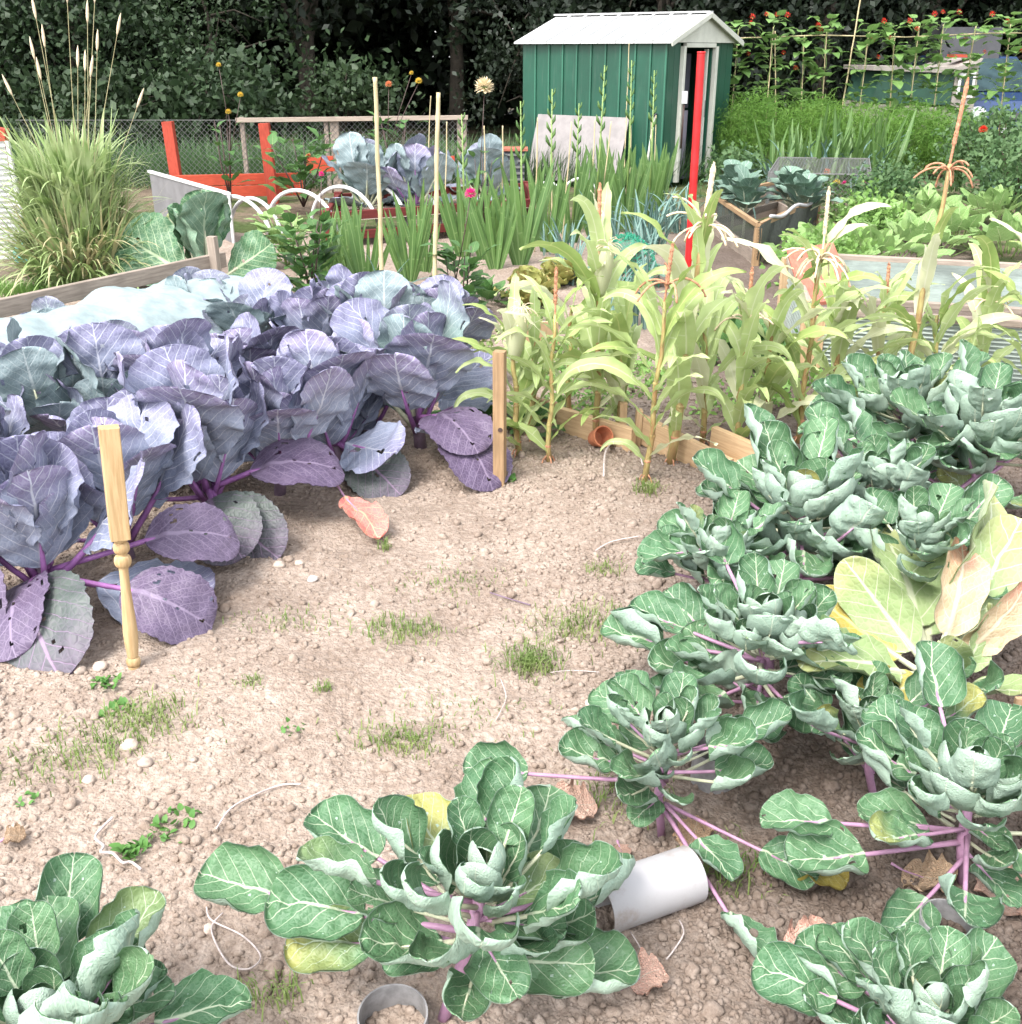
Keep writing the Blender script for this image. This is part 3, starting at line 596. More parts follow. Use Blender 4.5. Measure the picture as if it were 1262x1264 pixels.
lat(bead(.028, .0185, .026), 'bead'); lat([(.015, .016), (.0145, -.10), (.0, -.10)], 'foot')
p = G(617, 602); o = thing('wooden_stake', 'square sawn wooden stake at the corner of the corn bed', 'stake', p)
q = MB(); q.bar(p-Vector((0, 0, .1)), p+Vector((.002, .01, .52)), .042, .042, (.25, 1, 0), 0, .0015); q.build('post', M['wood_stake'], o)
q = MB(); kn = G(620, 520, 0); kd = p+Vector((.003, -.0215, .235)); q.lathe([(0, .0005), (.006, .0006), (.009, .0)], 10)
put('knot', q.mesh('knot', [M['stem_dark']]), o, Matrix.Translation(kd) @ Matrix.Rotation(R(90), 4, 'X') @ Matrix.Rotation(0, 4, 'Z'))

# ------------------------------------------------------------------ pipes and collars
def pipe(name, label, a, b, r, mat, group=None, th=.003, n=40):
    a = Vector(a); b = Vector(b); L = (b-a).length
    Mx = Matrix.Translation(a) @ Vector((0, 0, 1)).rotation_difference((b-a).normalized()).to_matrix().to_4x4()
    q = MB(); q.lathe([(r-th, 0), (r, 0), (r, L*.33), (r, L*.66), (r, L), (r-th, L), (r-th, L*.5), (r-th, 0)], n)
    o = put(name, q.mesh(name, [mat], False), None, Mx)
    for pl in o.data.polygons: pl.use_smooth = True
    o.data.set_sharp_from_angle(angle=R(40)); return tag(o, label, 'pipe', group)
r_ = .054; a = G(742, 1118, r_-.004); b2 = G(842, 1083, r_-.004); b2 = a+(b2-a).normalized()*.20
pipe('pipe_offcut', 'short light grey plastic pipe lying on the soil, open end left', a, b2, r_, M['pvc'])
p = G(487, 1278); pipe('pipe_collar', 'grey plastic pipe collar standing at the bottom edge of the photo', p-Vector((.0, 0, .03)), p+Vector((0, -.005, .055)), .058, M['pvc_dirty'], 'pipe collars round the sprout stems')
p = G(1165, 1165); pipe('pipe_collar', 'dark grey pipe collar in the soil under the right-hand sprouts', p-Vector((.0, 0, .03)), p+Vector((0, .0, .06)), .05, M['pvc_dirty'], 'pipe collars round the sprout stems')
p = G(880, 965); pipe('pipe_collar', 'grey pipe collar half hidden under the long-stalked sprout plant', p-Vector((.0, 0, .03)), p+Vector((0, .0, .09)), .05, M['pvc_dirty'], 'pipe collars round the sprout stems')

# ------------------------------------------------------------------ things lying on the soil
def flatleaf(label, px, py, mat, L, W, az, seed, name='fallen_leaf', cat='fallen leaf', ruff=.06, tilt=.25):
    me = leafmesh(name, [M[mat], M[mat], M['petiole']], L=L, wfun=lambda t: spoon(L, W, 1.05)(t)*(1+.16*math.sin(t*23+seed)+.1*math.sin(t*41)), nt=30, ns=17, petl=L*.25, petr=.0025, theta=lambda t: .25+.5*math.sin(t*5+seed)-.4*t, k0=.35, k1=1.3, ruff=ruff, rfreq=7, seed=seed, lump=.09, holes=2)
    p = G(px, py); p.z = SH(p)+.010; d = azel(az, tilt*.3); return tag(place(me, name, None, p, d, (0, -tilt, 1)), label, cat)
PKM = leafmesh('pink_leaf', [M['pinkleaf'], M['rosy'], M['petiole']], L=.17, wfun=spoon(.17, .046, 1.15), nt=26, ns=15, petl=.05, petr=.003, theta=lambda t: -.1+.35*math.sin(t*4), k0=.5, k1=.4, ruff=.03, seed=77, lump=.08, holes=1)
tag(place_tip(PKM, 'fallen_leaf', None, G(415, 596, .12), G(468, 664, .02), (.5, -.6, .7)), 'bright pink dying leaf hanging onto the soil below the cabbages', 'fallen leaf')
flatleaf('rosy withered leaf on the soil left of the fallen pipe', 672, 1010, 'rosy', .10, .05, R(10), 2)
flatleaf('crumpled tan leaf on the soil right above the fallen pipe', 845, 1075, 'dry', .11, .04, R(70), 3)
flatleaf('large rosy dry leaf between the bottom right sprout plants', 950, 1185, 'rosy', .11, .055, R(5), 4, ruff=.09)
flatleaf('tan crumpled leaf under the right-hand sprout stalks', 1098, 1078, 'dry', .10, .05, R(-40), 5, ruff=.09)
flatleaf('pink withered leaf at the bottom beside the front sprout plant', 765, 1232, 'rosy', .07, .035, R(20), 6)
flatleaf('yellow old leaf lying under the long low sprout leaves', 960, 1085, 'old_up', .12, .05, R(-25), 7)
flatleaf('small brown dry leaf on the soil at far left', 2, 1042, 'dry', .045, .022, R(10), 8)
flatleaf('pale rosy dead leaf beneath the right edge sprout plant', 1195, 1090, 'rosy', .12, .06, R(-60), 9)
flatleaf('tiny pink dead leaf beside the rosy withered leaf', 762, 1045, 'rosy', .045, .018, R(-80), 10)
def strand(label, pts, r=.0022, seed=0, name='string', mat='string', cat='string', lift=.008):
    random.seed(seed); P = []
    for k, (px, py) in enumerate(pts): q = G(px, py); P.append(Vector((q.x, q.y, SH(q)+lift+U(0, .008))))
    C = []
    for i in range(len(P)-1):
        p0, p1, p2, p3 = P[max(0, i-1)], P[i], P[i+1], P[min(len(P)-1, i+2)]
        for k in range(6):
            t = k/6; C.append(.5*((2*p1)+(-p0+p2)*t+(2*p0-5*p1+4*p2-p3)*t*t+(-p0+3*p1-3*p2+p3)*t**3))
    C.append(P[-1]); return tag(MB().tube(C, r*.7, 6).build(name, M[mat], None, True), label, cat)
strand('pale string in a tight loop on the soil at lower left', [(255, 1120), (262, 1140), (300, 1160), (322, 1182), (308, 1200), (285, 1195), (268, 1170), (262, 1148), (275, 1128)], .0024, 1)
strand('pale dry stem curving over the soil above the string loop', [(268, 1030), (285, 1005), (310, 988), (345, 972), (372, 975)], .003, 2, 'dry_stem', cat='stem')
strand('thin pale string lying by the weeds in mid path', [(618, 842), (625, 865), (618, 885), (612, 895)], .0018, 3)
strand('short white string near the sprout bed edge', [(680, 832), (705, 828), (740, 832)], .0020, 4)
strand('pale straw across the path below the corn', [(735, 682), (755, 675), (790, 672)], .003, 5, 'dry_stem', cat='stem')
strand('dry curled corn leaf strip on the soil under the corn', [(745, 600), (748, 570), (765, 552), (785, 560), (793, 585)], .005, 6, 'dry_stem', cat='stem', lift=.02)
strand('thin straw beside the fallen pipe', [(778, 1160), (792, 1185), (798, 1215), (795, 1235)], .0018, 7, 'dry_stem', cat='stem')
strand('bent dry twig right of the fallen pipe', [(838, 1145), (843, 1165), (832, 1182), (822, 1195)], .0022, 8, 'dry_stem', cat='stem')
strand('brown twig on the path near the small weeds', [(605, 735), (625, 740), (655, 748)], .003, 9, 'dry_stem', 'stem_cab', 'stem')
strand('shrivelled white leaf remains around a weed on the path, lower left', [(140, 1012), (128, 1022), (118, 1036), (128, 1044), (125, 1054), (140, 1058), (152, 1068), (162, 1066), (175, 1078)], .004, 10, 'withered_stalk', cat='stem')
bv, bf = ico(2)
def stone(label, px, py, r, mat, seed, name='stone', grp=None):
    rs = np.random.RandomState(seed); v = bv*(1+.25*(rs.rand(len(bv), 1)-.5))*np.array([1, .8+.3*rs.rand(), .65])*r; p = G(px, py); p.z = SH(p)+r*.25
    b = MB(); b.add(v, [tuple(q) for q in bf]); return tag(put(name, b.mesh(name, [M[mat]], True), None, Matrix.Translation(p) @ Matrix.Rotation(seed, 4, 'Z')), label, 'stone', grp)
stone('round white stone on the path below the cabbages', 386, 717, .017, 'stone_white', 1)
for k, (px, py, r, l) in enumerate(((345, 703, .02, 'brown stone left of the white stone'), (370, 700, .015, 'small brown stone just above the white stone'), (275, 690, .02, 'stone beneath the cabbage leaves right of the spindle'), (160, 925, .022, 'flat buff stone among the grassy weeds at left'),
        (125, 830, .02, 'stone at the foot of the turned spindle'), (100, 835, .018, 'stone below the hole-eaten leaf'), (180, 945, .018, 'flat pale stone at the lower end of the grassy weeds'), (733, 872, .024, 'rounded mauve stone by the sprout bed edge'), (258, 1145, .014, 'stone inside the string loop'), (110, 965, .016, 'brown stone left of the grassy weeds'))):
    stone(l, px, py, r, 'stone', 3+k)

# weeds on the path
def tuft(label, px, py, r, h, n, seed, mat='tuft', stretch=1.0, wd=.0016, rot=0.0):
    r_ = np.random.default_rng(seed); p = G(px, py); b = MB()
    for i in range(n):
        a = r_.random()*6.283; d = r*math.sqrt(r_.random()); gq = r_.normal(size=2)*.55*r; x = gq[0]*stretch; y = gq[1]; x, y = x*math.cos(rot)-y*math.sin(rot), x*math.sin(rot)+y*math.cos(rot)
        hh = h*(.4+.6*r_.random()); la = r_.random()*6.283; ln = hh*(.3+.8*r_.random()); q0 = Vector((x, y, 0)); q0.z = float(soil_h(p.x+x, p.y+y))
        t = Vector((math.cos(la), math.sin(la), 0)); s = Vector((-t.y, t.x, 0))*wd
        m_ = q0+t*ln*.35+Vector((0, 0, hh*.7)); e = q0+t*ln+Vector((0, 0, hh*.85))
        b.add([q0-s, q0+s, m_+s*.8, m_-s*.8, e], [(0, 1, 2, 3), (3, 2, 4)])
    return tag(stuff(put('weed_tuft', b.mesh('weed_tuft', [M[mat]]), None, Matrix.Translation(Vector((p.x, p.y, 0))))), label, 'weed', 'weeds on the bare path')
tuft('long sparse grassy weed patch below the spindle', 115, 925, .11, .035, 420, 1, stretch=1.9, rot=.55)
tuft('grassy weed clump at the right end of the long weed patch', 180, 890, .07, .04, 220, 2, stretch=1.5, rot=.5)
tuft('grassy tuft in the middle of the path', 495, 780, .075, .035, 260, 3, stretch=1.6)
tuft('grassy tuft beside the sprout bed edge', 655, 820, .075, .045, 330, 4)
tuft('spreading grass tuft above the sprout bed edge tuft', 715, 775, .10, .04, 380, 5, stretch=1.5)
tuft('grassy tuft in the lower middle of the path', 495, 915, .065, .035, 240, 6, stretch=1.6)
tuft('faint weeds on the lumpy soil below the pink leaf', 355, 770, .09, .022, 120, 7, stretch=1.6)
tuft('faint grass below the small pebbles in mid path', 555, 718, .10, .022, 150, 8, stretch=1.8)
tuft('grass wisps by the fallen pipe mouth', 760, 985, .09, .04, 160, 9)
tuft('tiny grass sprig under the pink leaf', 475, 675, .02, .05, 40, 10)
tuft('grass wisps at the lower centre beside the string loop', 345, 1230, .05, .04, 90, 11)
tuft('tiny tuft in the centre left of the path', 400, 855, .02, .025, 45, 12)
tuft('grass wisps right of the fallen pipe', 900, 1080, .07, .05, 140, 13)
tuft('faint tuft under the corn stalks', 800, 610, .05, .05, 120, 14)
tuft('faint weeds beside the brown twig', 745, 705, .06, .03, 100, 15)
tuft('weak grass at the left of the middle tuft', 310, 850, .035, .02, 60, 16)
tuft('grass wisps along the cracked earth below the middle', 575, 880, .12, .02, 120, 17, stretch=2)
WL = leafmesh('weed_leaf', [M['weed']], L=.03, wfun=ovate(.010), nt=6, ns=5, theta=lambda t: .3-t*.5, k0=.3, ruff=.03, both=False, seed=3)
def weed(label, px, py, n, sc, seed, spread=.03):
    random.seed(seed); p = G(px, py); p.z = SH(p)-.003; o = thing('broadleaf_weed', label, 'weed', p, 'weeds on the bare path')
    for i in range(n):
        az = U(0, 6.28); el = R(U(8, 60)); place(WL, 'leaf', o, p+Vector((U(-1, 1)*spread, U(-1, 1)*spread, .004)), azel(az, el), azup(az, el), sc*U(.6, 1.2))
weed('small leafy weed inside the shrivelled leaf ring at lower left', 162, 1050, 38, .8, 1, .025)
weed('pale leafy weeds right of the shrivelled leaf ring', 215, 1020, 34, .7, 2, .05)
weed('leafy weed at the foot of the spindle', 130, 850, 26, .75, 3, .03)
weed('leafy weed just right of the spindle foot', 145, 880, 26, .7, 4, .03)
weed('small weed at the foot of the wooden stake', 628, 598, 20, 1.0, 5, .02)
weed('tiny pale weed flat on the path left of centre', 362, 903, 16, .5, 6, .03)
weed('tiny weeds at the left edge of the path', 30, 990, 14, .5, 7, .03)

# ------------------------------------------------------------------ sweet corn
def cornset(mat, n, seed0):
    return [leafmesh('corn_leaf', [M[mat]], L=.52, wfun=strap(.038+.006*(q % 3)), nt=26, ns=7, theta=lambda t, q=q: .0+.1*(q % 2)-t*t*(1.1+.45*(q % 4)), k0=.45, k1=0, ruff=.022, rfreq=8, twist=(.7, -1.2, .3, 1.6, -.6, .2)[q % 6], both=False, seed=seed0+q, serr=.0) for q in range(n)]
CORN = cornset('corn', 6, 200)+cornset('corn2', 2, 210)+cornset('corn3', 2, 220)
def curved(p, d, L, droop, n=7, w=0.0):
    pts = [Vector(p)]; d = Vector(d).normalized()
    for i in range(n):
        d = (d+Vector((U(-w, w), U(-w, w), -droop/n))).normalized(); pts.append(pts[-1]+d*L/n)
    return pts
def corn(label, base, top, ztop, seed, n=9, ear=False, spike='rust', fan=0, sc=1.0, r=.011, fan_z=.8, fanmat='tassel', lean=.0, fmax=.66):
    random.seed(500+seed); b = G(*base); b.z = SH(b)-.02; tp = G(top[0], top[1], ztop)
    tp = D(top[0], top[1], b.y+lean)
    o = thing('corn_plant', label, 'corn', b, 'sweet corn plants in the bed behind the stake')
    k = 9; pts = [b.lerp(tp, i/k)+Vector((math.sin(i*1.9+seed)*.006, 0, 0)) for i in range(k+1)]
    MB().tube(pts[:8], [r*(1.25-.09*i) for i in range(8)], 9).build('stalk', M['stalk_corn'], o, True)
    for i in range(k-2):
        nd = MB(); nd.tube([pts[i+1]-Vector((0, 0, .006)), pts[i+1], pts[i+1]+Vector((0, 0, .006))], [r*(1.1-.07*i), r*(1.42-.09*i), r*(1.1-.07*i)], 9, cap=False)
        if i < 4: nd.build('node', M['tassel_red'] if i < 1 else M['stalk_corn'], o, True)
    H = (tp-b).length; a0 = U(0, 6.28)
    n += 6
    for i in range(n):
        f = .08+fmax*i/(n-1); az = a0+i*math.pi+U(-.8, .8); el = R(U(30, 62)+i*1.5); q = b.lerp(tp, f)
        place(random.choice(CORN), 'leaf', o, q, azel(az, el), azup(az, el), sc*U(.62, 1.0)*(1 if 1 < i < n-2 else .78))
    for i in range(4):                                      # aerial roots
        az = i*1.57+seed; q = MB(); q.tube([b+Vector((0, 0, .055)), b+Vector((math.cos(az)*.022, math.sin(az)*.022, .035)), b+Vector((math.cos(az)*.034, math.sin(az)*.034, 0))], .0028, 5); q.build('root', M['tassel_red'], o)
    z7 = pts[7]
    if spike:
        q = MB(); m_ = 34; P = [z7.lerp(tp, i/(m_-1)) for i in range(m_)]
        q.tube(P, [r*.4 if i < 8 else (r*.55+r*.12*abs(math.sin(i*2.2+seed)))*(1 if i < m_-5 else .25*(m_-i)) for i in range(m_)], 8); 
        for i in range(110):
            f = .2+.78*i/110; c_ = z7.lerp(tp, f); d = azel(i*2.4, R(U(35, 70))); x = d.cross(Vector((0, 0, 1))).normalized()*.0028; e = c_+d*U(.014, .022)*(1.1-.5*f); m2 = c_.lerp(e, .5)
            q.add([c_, m2+x, e, m2-x, m2+d.cross(x).normalized()*.003], [(0, 1, 4), (1, 2, 4), (2, 3, 4), (3, 0, 4), (0, 3, 2, 1)])
        q.build('tassel', M['tassel_red'] if spike == 'rust' else M['tassel'], o)
    for i in range(fan):
        az = i*6.283/fan+U(-.3, .3); d = azel(az, R(U(25, 70))); st = b.lerp(tp, fan_z)
        q = MB(); P = curved(st, d, U(.10, .19)*sc, U(1.2, 2.6), 12, .05); q.tube(P, [.0028+.0018*abs(math.sin(j*1.7+i)) for j in range(13)], 5); q.build('tassel_branch', M[fanmat], o, True)
    if ear:
        q = MB(); e0 = b.lerp(tp, ear); e1 = e0+Vector((.03, -.03, .20)); m_ = 14
        P = [e0.lerp(e1, i/(m_-1)) for i in range(m_)]; q.tube(P, [.012+.022*math.sin(math.pi*min(1, (i+1.5)/(m_+1)))**.7 for i in range(m_)], 12); q.build('husk', M['corn3'], o, True)
        for i in range(26):
            q = MB(); q.tube(curved(e1-Vector((0, 0, .01)), azel(U(0, 6.28), R(U(20, 80))), U(.04, .08), 2.2, 6, .1), .0013, 4); q.build('silk', M['tassel'], o)
        for i in range(4):
            az = i*1.6; el = R(70); place(CORN[8+i % 2], 'leaf', o, e0, azel(az, el), azup(az, el), .42)
    return o
corn('young corn plant directly behind the wooden stake, with bleached husk tip', (640, 565), (631, 358), 0, 1, n=8, spike=None, ear=.62, sc=.8)
corn('corn plant right of the stake with a thin rust-brown spike', (677, 575), (687, 330), 0, 2, n=8, sc=.85, r=.009)
corn('tall pale corn plant with a fat bleached ear topped with cream silk', (737, 548), (741, 225), 0, 3, n=10, ear=.60, sc=1.0, r=.012)
corn('corn plant in the front of the bed bending a dry leaf to the ground', (797, 597), (831, 300), 0, 4, n=9, sc=.95, fan=5, fan_z=.84, r=.010, fanmat='tassel_red')
corn('thick leaning corn stalk with a drooping cream tassel before the red pole', (828, 577), (882, 200), 0, 5, n=10, fan=18, fan_z=.80, r=.015, spike='cream')
corn('corn plant with a brown spike in the centre of the row', (908, 560), (929, 330), 0, 6, n=9, sc=.95, fan=5, fan_z=.72)
corn('corn plant with a drooping straw-coloured tassel left of the cold frame', (985, 545), (1024, 230), 0, 7, n=10, fan=18, fan_z=.74, spike='cream')
corn('pale corn plant standing before the left side of the cold frame', (1075, 520), (1098, 325), 0, 8, n=9, sc=1.0)
corn('tallest corn plant with a reddish spreading tassel and long thin stalk', (1105, 525), (1196, 95), 0, 9, n=3, fmax=.45, fan=11, fan_z=.76, fanmat='tassel_red', r=.013, sc=.9)
corn('corn plant at the right edge before the corrugated cold frame', (1205, 500), (1228, 315), 0, 10, n=9, fan=5, fan_z=.7, spike='cream')
corn('slender corn plant between the leaning stalk and the row centre', (868, 552), (872, 330), 0, 11, n=8, spike=None, sc=.95)
corn('short corn plant behind the tall pale one', (700, 520), (708, 335), 0, 12, n=7, spike=None, sc=.9)
corn('leafy corn plant between the ear and the stake', (655, 545), (662, 380), 0, 14, n=8, spike=None, sc=.85)
corn('leafy corn plant in front of the netted brassica', (765, 540), (770, 350), 0, 15, n=9, spike=None, sc=.95)
corn('bushy corn plant left of the cold frame post', (945, 540), (955, 345), 0, 16, n=9, spike=None, sc=1.0)
corn('bushy corn plant before the cold frame front sheet', (1030, 520), (1040, 350), 0, 17, n=9, spike=None, sc=1.0)
corn('leafy corn plant under the tallest corn', (1150, 515), (1160, 350), 0, 18, n=9, spike=None, sc=1.0)
corn('corn plant cut off by the right edge', (1275, 515), (1290, 300), 0, 13, n=8, spike=None)

# ------------------------------------------------------------------ edging boards, pot, lettuce behind the corn
def board(label, a, b, w, h, mat, name='board', cat='board', group=None, up=(0, 0, 1)):
    q = MB(); a = Vector(a); b = Vector(b); q.bar(a, b, w, h, up, 0, .002); return tag(q.build(name, M[mat]), label, cat, group)
EG = 'timber edging boards of the corn bed'
board('short weathered edging board near the wooden stake', G(648, 500, .05), G(690, 512, .05), .025, .10, 'wood_stake', 'edging_board', group=EG)
board('long pale edging board behind the corn stalks', G(690, 520, .04), G(782, 548, .04), .03, .13, 'wood_board', 'edging_board', group=EG)
board('sloping edging board right of the upright off-cuts', G(790, 528, .08), G(900, 585, .03), .03, .12, 'wood_board', 'edging_board', group=EG)
board('edging board ending beneath the full round sprout plant', G(880, 545, .06), G(1000, 598, .04), .03, .13, 'wood_board', 'edging_board', group=EG)
board('pale offcut lying flat against the edging boards', G(850, 560, .02), G(912, 575, .02), .09, .025, 'wood_board', 'edging_board', group=EG)
board('left one of two upright edging pegs in the corn bed', G(768, 545), G(768, 545)+Vector((0, 0, .17)), .03, .03, 'wood_board', 'edging_peg', group=EG)
board('right one of two upright edging pegs in the corn bed', G(786, 552), G(786, 552)+Vector((.005, 0, .16)), .05, .025, 'wood_board', 'edging_peg', group=EG)
p = G(733, 542, .035); Mx = Matrix.Translation(p) @ Matrix.Rotation(R(100), 4, 'Y') @ Matrix.Rotation(R(40), 4, 'X')
q = MB(); q.lathe([(0, 0), (.032, 0), (.045, .085), (.052, .085), (.052, .105), (.046, .105), (.040, .02), (0, .015)], 24)
tag(put('terracotta_pot', q.mesh('terracotta_pot', [M['terracotta']], False), None, Matrix.Translation(p) @ Matrix.Rotation(R(62), 4, 'X') @ Matrix.Rotation(.4, 4, 'Y') @ Matrix.Scale(.85, 4)), 'small terracotta pot lying on its side under the corn', 'flower pot')
LE = [leafmesh('lettuce_leaf', [M['lett']], L=.13, wfun=spoon(.13, .05, 1.3), nt=14, ns=11, theta=lambda t: .2+.3*t, k0=.1, k1=.1, ruff=.10, rfreq=9, both=False, seed=230+q, lump=.12) for q in range(3)]
def rosette(name, label, cat, px, py, meshes, n, sc, seed, el0=75, el1=12, group=None, z=0.0, spread=.02, parent_stem=None):
    random.seed(700+seed); b = G(px, py, z) if z else G(px, py); b.z = z if z else SH(b)-.01; o = thing(name, label, cat, b, group)
    for i in range(n):
        f = i/max(1, n-1); az = i*2.39996+seed; el = R(el0+(el1-el0)*f+U(-6, 6)); q = b+Vector((math.cos(az)*spread*f, math.sin(az)*spread*f, .02))
        up = Quaternion(azel(az, el), U(-.3, .3)) @ azup(az, el); place(random.choice(meshes), 'leaf', o, q, azel(az, el), up, sc*U(.75, 1.15))
    return o
rosette('lettuce', 'bronze and lime lettuce behind the tall pale corn', 'lettuce', 655, 378, LE, 30, 1.7, 1, 62, 2)
rosette('lettuce', 'reddish lettuce at the left of the bronze one', 'lettuce', 690, 352, LE, 24, 1.4, 2, 62, 2)
q = MB(); q.grid(np.array([[tuple(G(645, 415, .02)), tuple(G(690, 418, .02))], [tuple(G(652, 398, .13)), tuple(G(683, 398, .12))]]).reshape(2, 2, 3))
for i in range(1): q.bar(G(650, 412, .03), G(688, 414, .03), .006, .16, (0, -.3, 1)); 
q2 = MB(); q2.bar(G(648, 410, .06), G(690, 412, .06), .006, .15, (0, -.35, 1), 0, .001); tag(q2.build('tan_board', M['cardboard']), 'tan piece of board leaning among the lettuces', 'board')

# ------------------------------------------------------------------ sword-leaved plants
GL = [leafmesh('gladiolus_leaf', [M['glad']], L=.6, wfun=sword(.024+.004*(q % 2)), nt=12, ns=5, theta=lambda t, q=q: .02-t*t*.12*(q-1), k0=.35, both=False, seed=240+q) for q in range(4)]
LK = [leafmesh('leek_leaf', [M['leek']], L=.5, wfun=strap(.016), nt=14, ns=5, theta=lambda t, q=q: .1-t*t*(.3+.5*q), k0=.7, both=False, seed=250+q) for q in range(4)]
CO = leafmesh('bleached_leaf', [M['ornam']], L=.5, wfun=strap(.014), nt=12, ns=5, theta=lambda t: .2-t*t*1.4, k0=.6, both=False, seed=260)
def glad(label, px, py, h, n, seed, spike=0.0, spread=.20, group='gladiolus clumps before the shed', ps=None, bloom=False):
    random.seed(800+seed); b = G(px, py); b.z = SH(b)-.01; o = thing('gladiolus', label, 'gladiolus', b, group); fan = U(-.5, .5)
    for i in range(n):
        t = (i/(n-1)-.5)*2; az = fan+(0 if t > 0 else math.pi)+U(-.5, .5); el = R(88-abs(t)*math.degrees(spread)-U(0, 5)); q = b+Vector((t*.035, U(-.02, .02), 0))
        d = azel(az, el); up = Vector((U(-.5, .5), -1, 0)); place(random.choice(GL), 'leaf', o, q, d, up, h/.6*U(.8, 1.25))
    if spike:
        spike *= 1.12; tp = b+Vector((U(-.04, .06), 0, spike)); q = MB(); q.tube([b, b.lerp(tp, .5)+Vector((.01, 0, 0)), tp], [.010, .009, .005], 6); q.build('flower_stem', M['stem_green'], o, True)
        for i in range(9):
            f = .62+.38*i/9; s_ = b.lerp(tp, f); az = (i % 2)*math.pi+.3; me = GL[0]
            q = MB(); e = s_+azel(az, R(66))*.085*(1.2-.06*i); q.tube([s_, s_.lerp(e, .5)+azel(az, 0)*.008, e], [.006, .014*(1.1-.07*i), .003], 6); q.build('bud', M['glad'], o, True)
    return o
for a in (('gladiolus fan left of the first bamboo cane', 452, 362, .52, 7, 1, 0, .28), ('yellowish gladiolus fan between the two bamboo canes', 505, 348, .50, 9, 2, 0, .25), ('small gladiolus fan just left of the second cane', 524, 335, .42, 6, 3, 0, .2),
          ('gladiolus with cream dahlia beside it, right of the second cane', 572, 318, .62, 7, 4, .95, .2), ('broad dark gladiolus fan right of the pink dahlia', 612, 330, .55, 9, 5, 0, .26), ('gladiolus clump with a spike, in front of the grey panel left edge', 642, 326, .72, 9, 6, 1.05, .24),
          ('slim gladiolus with spike before the grey panel', 676, 312, .66, 7, 7, 1.10, .16), ('gladiolus with spike at the middle of the grey panel', 705, 298, .66, 8, 8, 1.0, .2), ('gladiolus with a tall spike against the shed wall', 732, 290, .62, 8, 9, 1.25, .2),
          ('tall gladiolus with twin spikes near the shed corner', 772, 280, .68, 10, 10, 1.28, .22), ('gladiolus clump at the corner of the shed', 800, 268, .62, 9, 11, 1.2, .2), ('gladiolus fan behind the pink dahlia', 590, 300, .5, 6, 12, 0, .22)):
    glad(*a[:6], spike=a[6], spread=a[7])
for k_, a in enumerate((('short gladiolus fan in the second row, left of the canes', 432, 330, .45, 7), ('gladiolus fan behind the space between the canes', 515, 310, .5, 7), ('gladiolus fan directly below the grey panel left corner', 650, 300, .62, 9), ('dense gladiolus fan by the right white hoop', 752, 268, .66, 9), ('gladiolus fan between the pink dahlia and the broad dark fan', 598, 322, .5, 7), ('gladiolus fan closest to the shed corner', 812, 256, .6, 9))):
    glad(*a, 30+k_)
def leeks(label, px, py, n, h, seed, name='leek_clump', cat='leeks', mesh=None, sp=.12, el=(55, 86)):
    random.seed(900+seed); b = G(px, py); b.z = SH(b)-.01; o = thing(name, label, cat, b)
    for i in range(n):
        az = U(0, 6.28); e = R(U(*el)); place(random.choice(mesh or LK), 'leaf', o, b+Vector((U(-sp, sp), U(-sp, sp), 0)), azel(az, e), azup(az, e), h/.5*U(.6, 1.1))
leeks('clump of blue-green leeks left of the red pole', 800, 312, 40, .55, 1)
leeks('blue-green leeks in front of the shed door', 835, 285, 36, .5, 2)
leeks('blue-green leeks before the gladioli', 745, 305, 30, .5, 3)
leeks('leeks beside the raised bed right of the shed', 905, 270, 30, .45, 4, sp=.2)
leeks('strappy blue-green leaves behind the corn ear', 775, 400, 22, .5, 5)
leeks('leeks at far right behind the squash', 1240, 250, 26, .5, 6, sp=.2)
leeks('leeks in the soil strip behind the tall pale corn', 715, 350, 22, .42, 11)
leeks('leeks between the lettuce and the gladioli', 690, 318, 20, .42, 12)
leeks('leeks behind the netted brassica', 790, 335, 26, .45, 13)
leeks('green strappy leaves left of the first cane, by the bean bush', 415, 345, 18, .42, 14, 'crocosmia', 'crocosmia', GL[:3], .1, (55, 85))
leeks('onion plant with bent pale leaves by the first bamboo cane', 470, 378, 9, .45, 7, sp=.03, el=(30, 85))
leeks('green strappy crocosmia clump in front of the feathery plants', 1050, 226, 110, .75, 8, 'crocosmia', 'crocosmia', GL[:3]+[LK[2]], .45, (55, 85))
leeks('green strappy clump beside the wire cage', 985, 230, 80, .62, 9, 'crocosmia', 'crocosmia', GL[:3]+[LK[2]], .35, (45, 85))
leeks('yellow-green iris fan in the squash patch', 1180, 235, 14, .5, 10, 'iris', 'iris', [GL[1], CO], .06, (60, 86))

